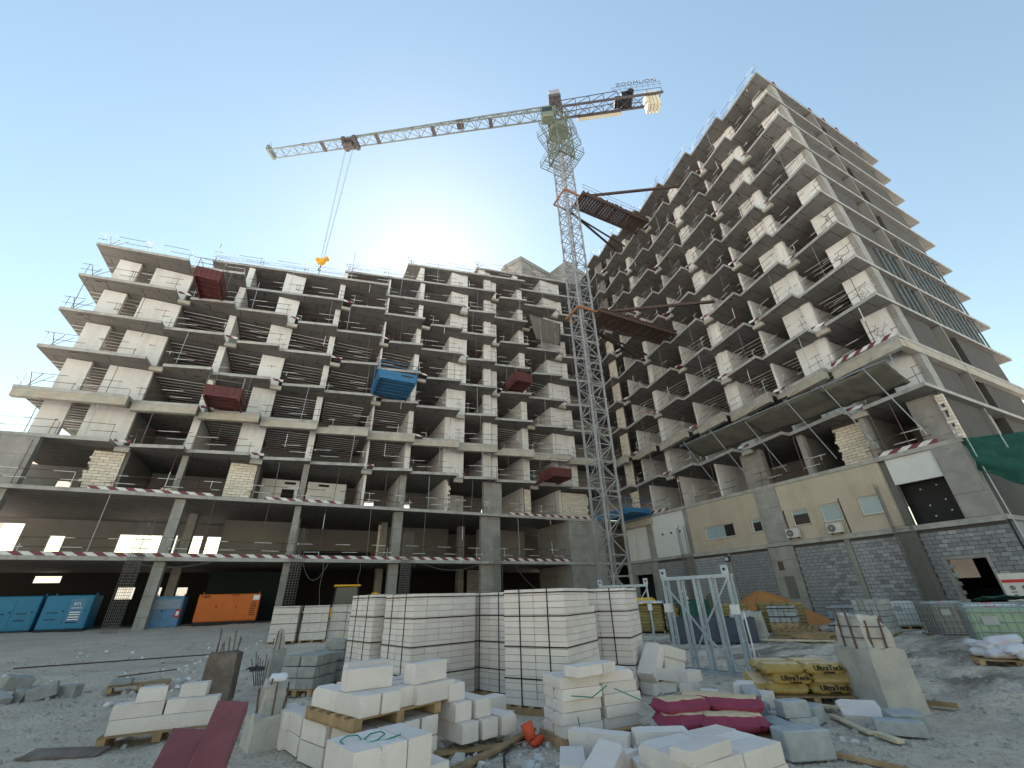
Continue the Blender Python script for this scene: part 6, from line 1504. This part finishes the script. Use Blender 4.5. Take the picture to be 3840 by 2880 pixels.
o = MB().box(-.42, .42, -.16, .16, 0, .02).build('board', 'pile_brown'); tag(o, 'dusty brown board half buried at bottom left', 'board'); o.location = (-2.2, 8.9, .01); o.rotation_euler = (R(6), R(3), R(-12))
bt = MB(); bt.bevel_box(.26, .1, .1, .03, 0, Matrix.Translation((3.22, 5.98, .0)) @ Matrix.Rotation(.5, 4, 'Z')); bt.tube((3.12, 5.95, .08), (3.08, 6.0, .24), .07, 10, 0, .08)
tag(bt.build('rubber_boot', 'boot_orange', smooth=True), 'bright orange rubber boot lying between the block stacks', 'boot')
o = obj('rope_tangle', (lambda b: b.mesh('rope_tangle', 'cloth_green', True))(MB().path([(.72 + .14 * math.cos(i * .9) + .03 * i, 4.95 + .1 * math.sin(i * .9), .56 + .02 * math.sin(i)) for i in range(14)], .006, 5))); tag(o, 'loose green strapping on the nearest white blocks', 'strapping')
for i, pts in enumerate(([(3.45, 5.45, .56), (3.75, 5.43, .52), (4.0, 5.44, .62)], [(4.1, 5.42, .58), (4.5, 5.4, .42)], [(3.55, 5.42, .05), (3.5, 5.42, .35)])): tag(MB().path([Vector(p) for p in pts], .007, 5).build('strap_end', 'cloth_green'), f'{ORD[i]} thin green strap end on the twin stack', 'strapping', 'green strap ends')
tag(obj('blue_sheet', sheet('blue_sheet', [(-.6, 15.7, .1), (.0, 15.6, .1), (-.5, 16.1, .1), (.1, 16.0, .1)], 'cloth_navy', 8, 6, 0, 4, .02, .12)), 'dark crumpled cloth on the ground in the left yard', 'cloth')
# rubble: small stones and block crumbs nobody could count
def scatter(name, n, areas, smin, smax, m, seed):
    r = random.Random(seed); mb = MB()
    for _ in range(n):
        (x0, x1, y0, y1) = r.choice(areas); x, y = r.uniform(x0, x1), r.uniform(y0, y1); s = smin + (smax - smin) * r.random() ** 3; z = gh(x, y)
        q = Matrix.Translation((x, y, z + s * .1)) @ Matrix.Rotation(r.uniform(0, 6.3), 4, 'Z') @ Matrix.Rotation(r.uniform(-.5, .5), 4, 'X')
        k = len(mb.v)
        for (a, b_, c_) in ((-1, -1, -.6), (1, -1, -.6), (1, 1, -.6), (-1, 1, -.6), (-.6, -.7, .6), (.7, -.5, .5), (.5, .7, .65), (-.7, .6, .5)):
            mb.v.append(tuple(q @ Vector((a * s * r.uniform(.35, .65), b_ * s * r.uniform(.3, .55), c_ * s * r.uniform(.4, .7)))))
        for f in ((0, 3, 2, 1), (4, 5, 6, 7), (0, 1, 5, 4), (1, 2, 6, 5), (2, 3, 7, 6), (3, 0, 4, 7)): mb.f.append([k + i for i in f]); mb.m.append(0)
    o = mb.build(name, m, kind='stuff'); o['label'] = {'pebbles': 'grey pebbles and clods strewn over the yard', 'rubble': 'white crumbs of broken aerated blocks among the stacks', 'litter': 'pale scraps and chips on the left yard'}[name]; o['category'] = 'rubble'
scatter('pebbles', 5200, [(-6, 3, 5, 16), (-9, 6, 12, 30), (5, 14, 2, 9), (8, 26, 3, 14), (2, 8, 3.2, 6)], .015, .10, 'pile_concrete', 5)
scatter('rubble', 700, [(2.0, 3.6, 5.0, 7.2), (4.8, 8.2, 4.0, 7.2), (1.5, 4.2, 4.3, 5.2)], .012, .13, 'rubble_white', 6)
scatter('litter', 220, [(-3, 3, 10, 20), (-8, 0, 14, 28)], .03, .16, 'bag_white', 8)
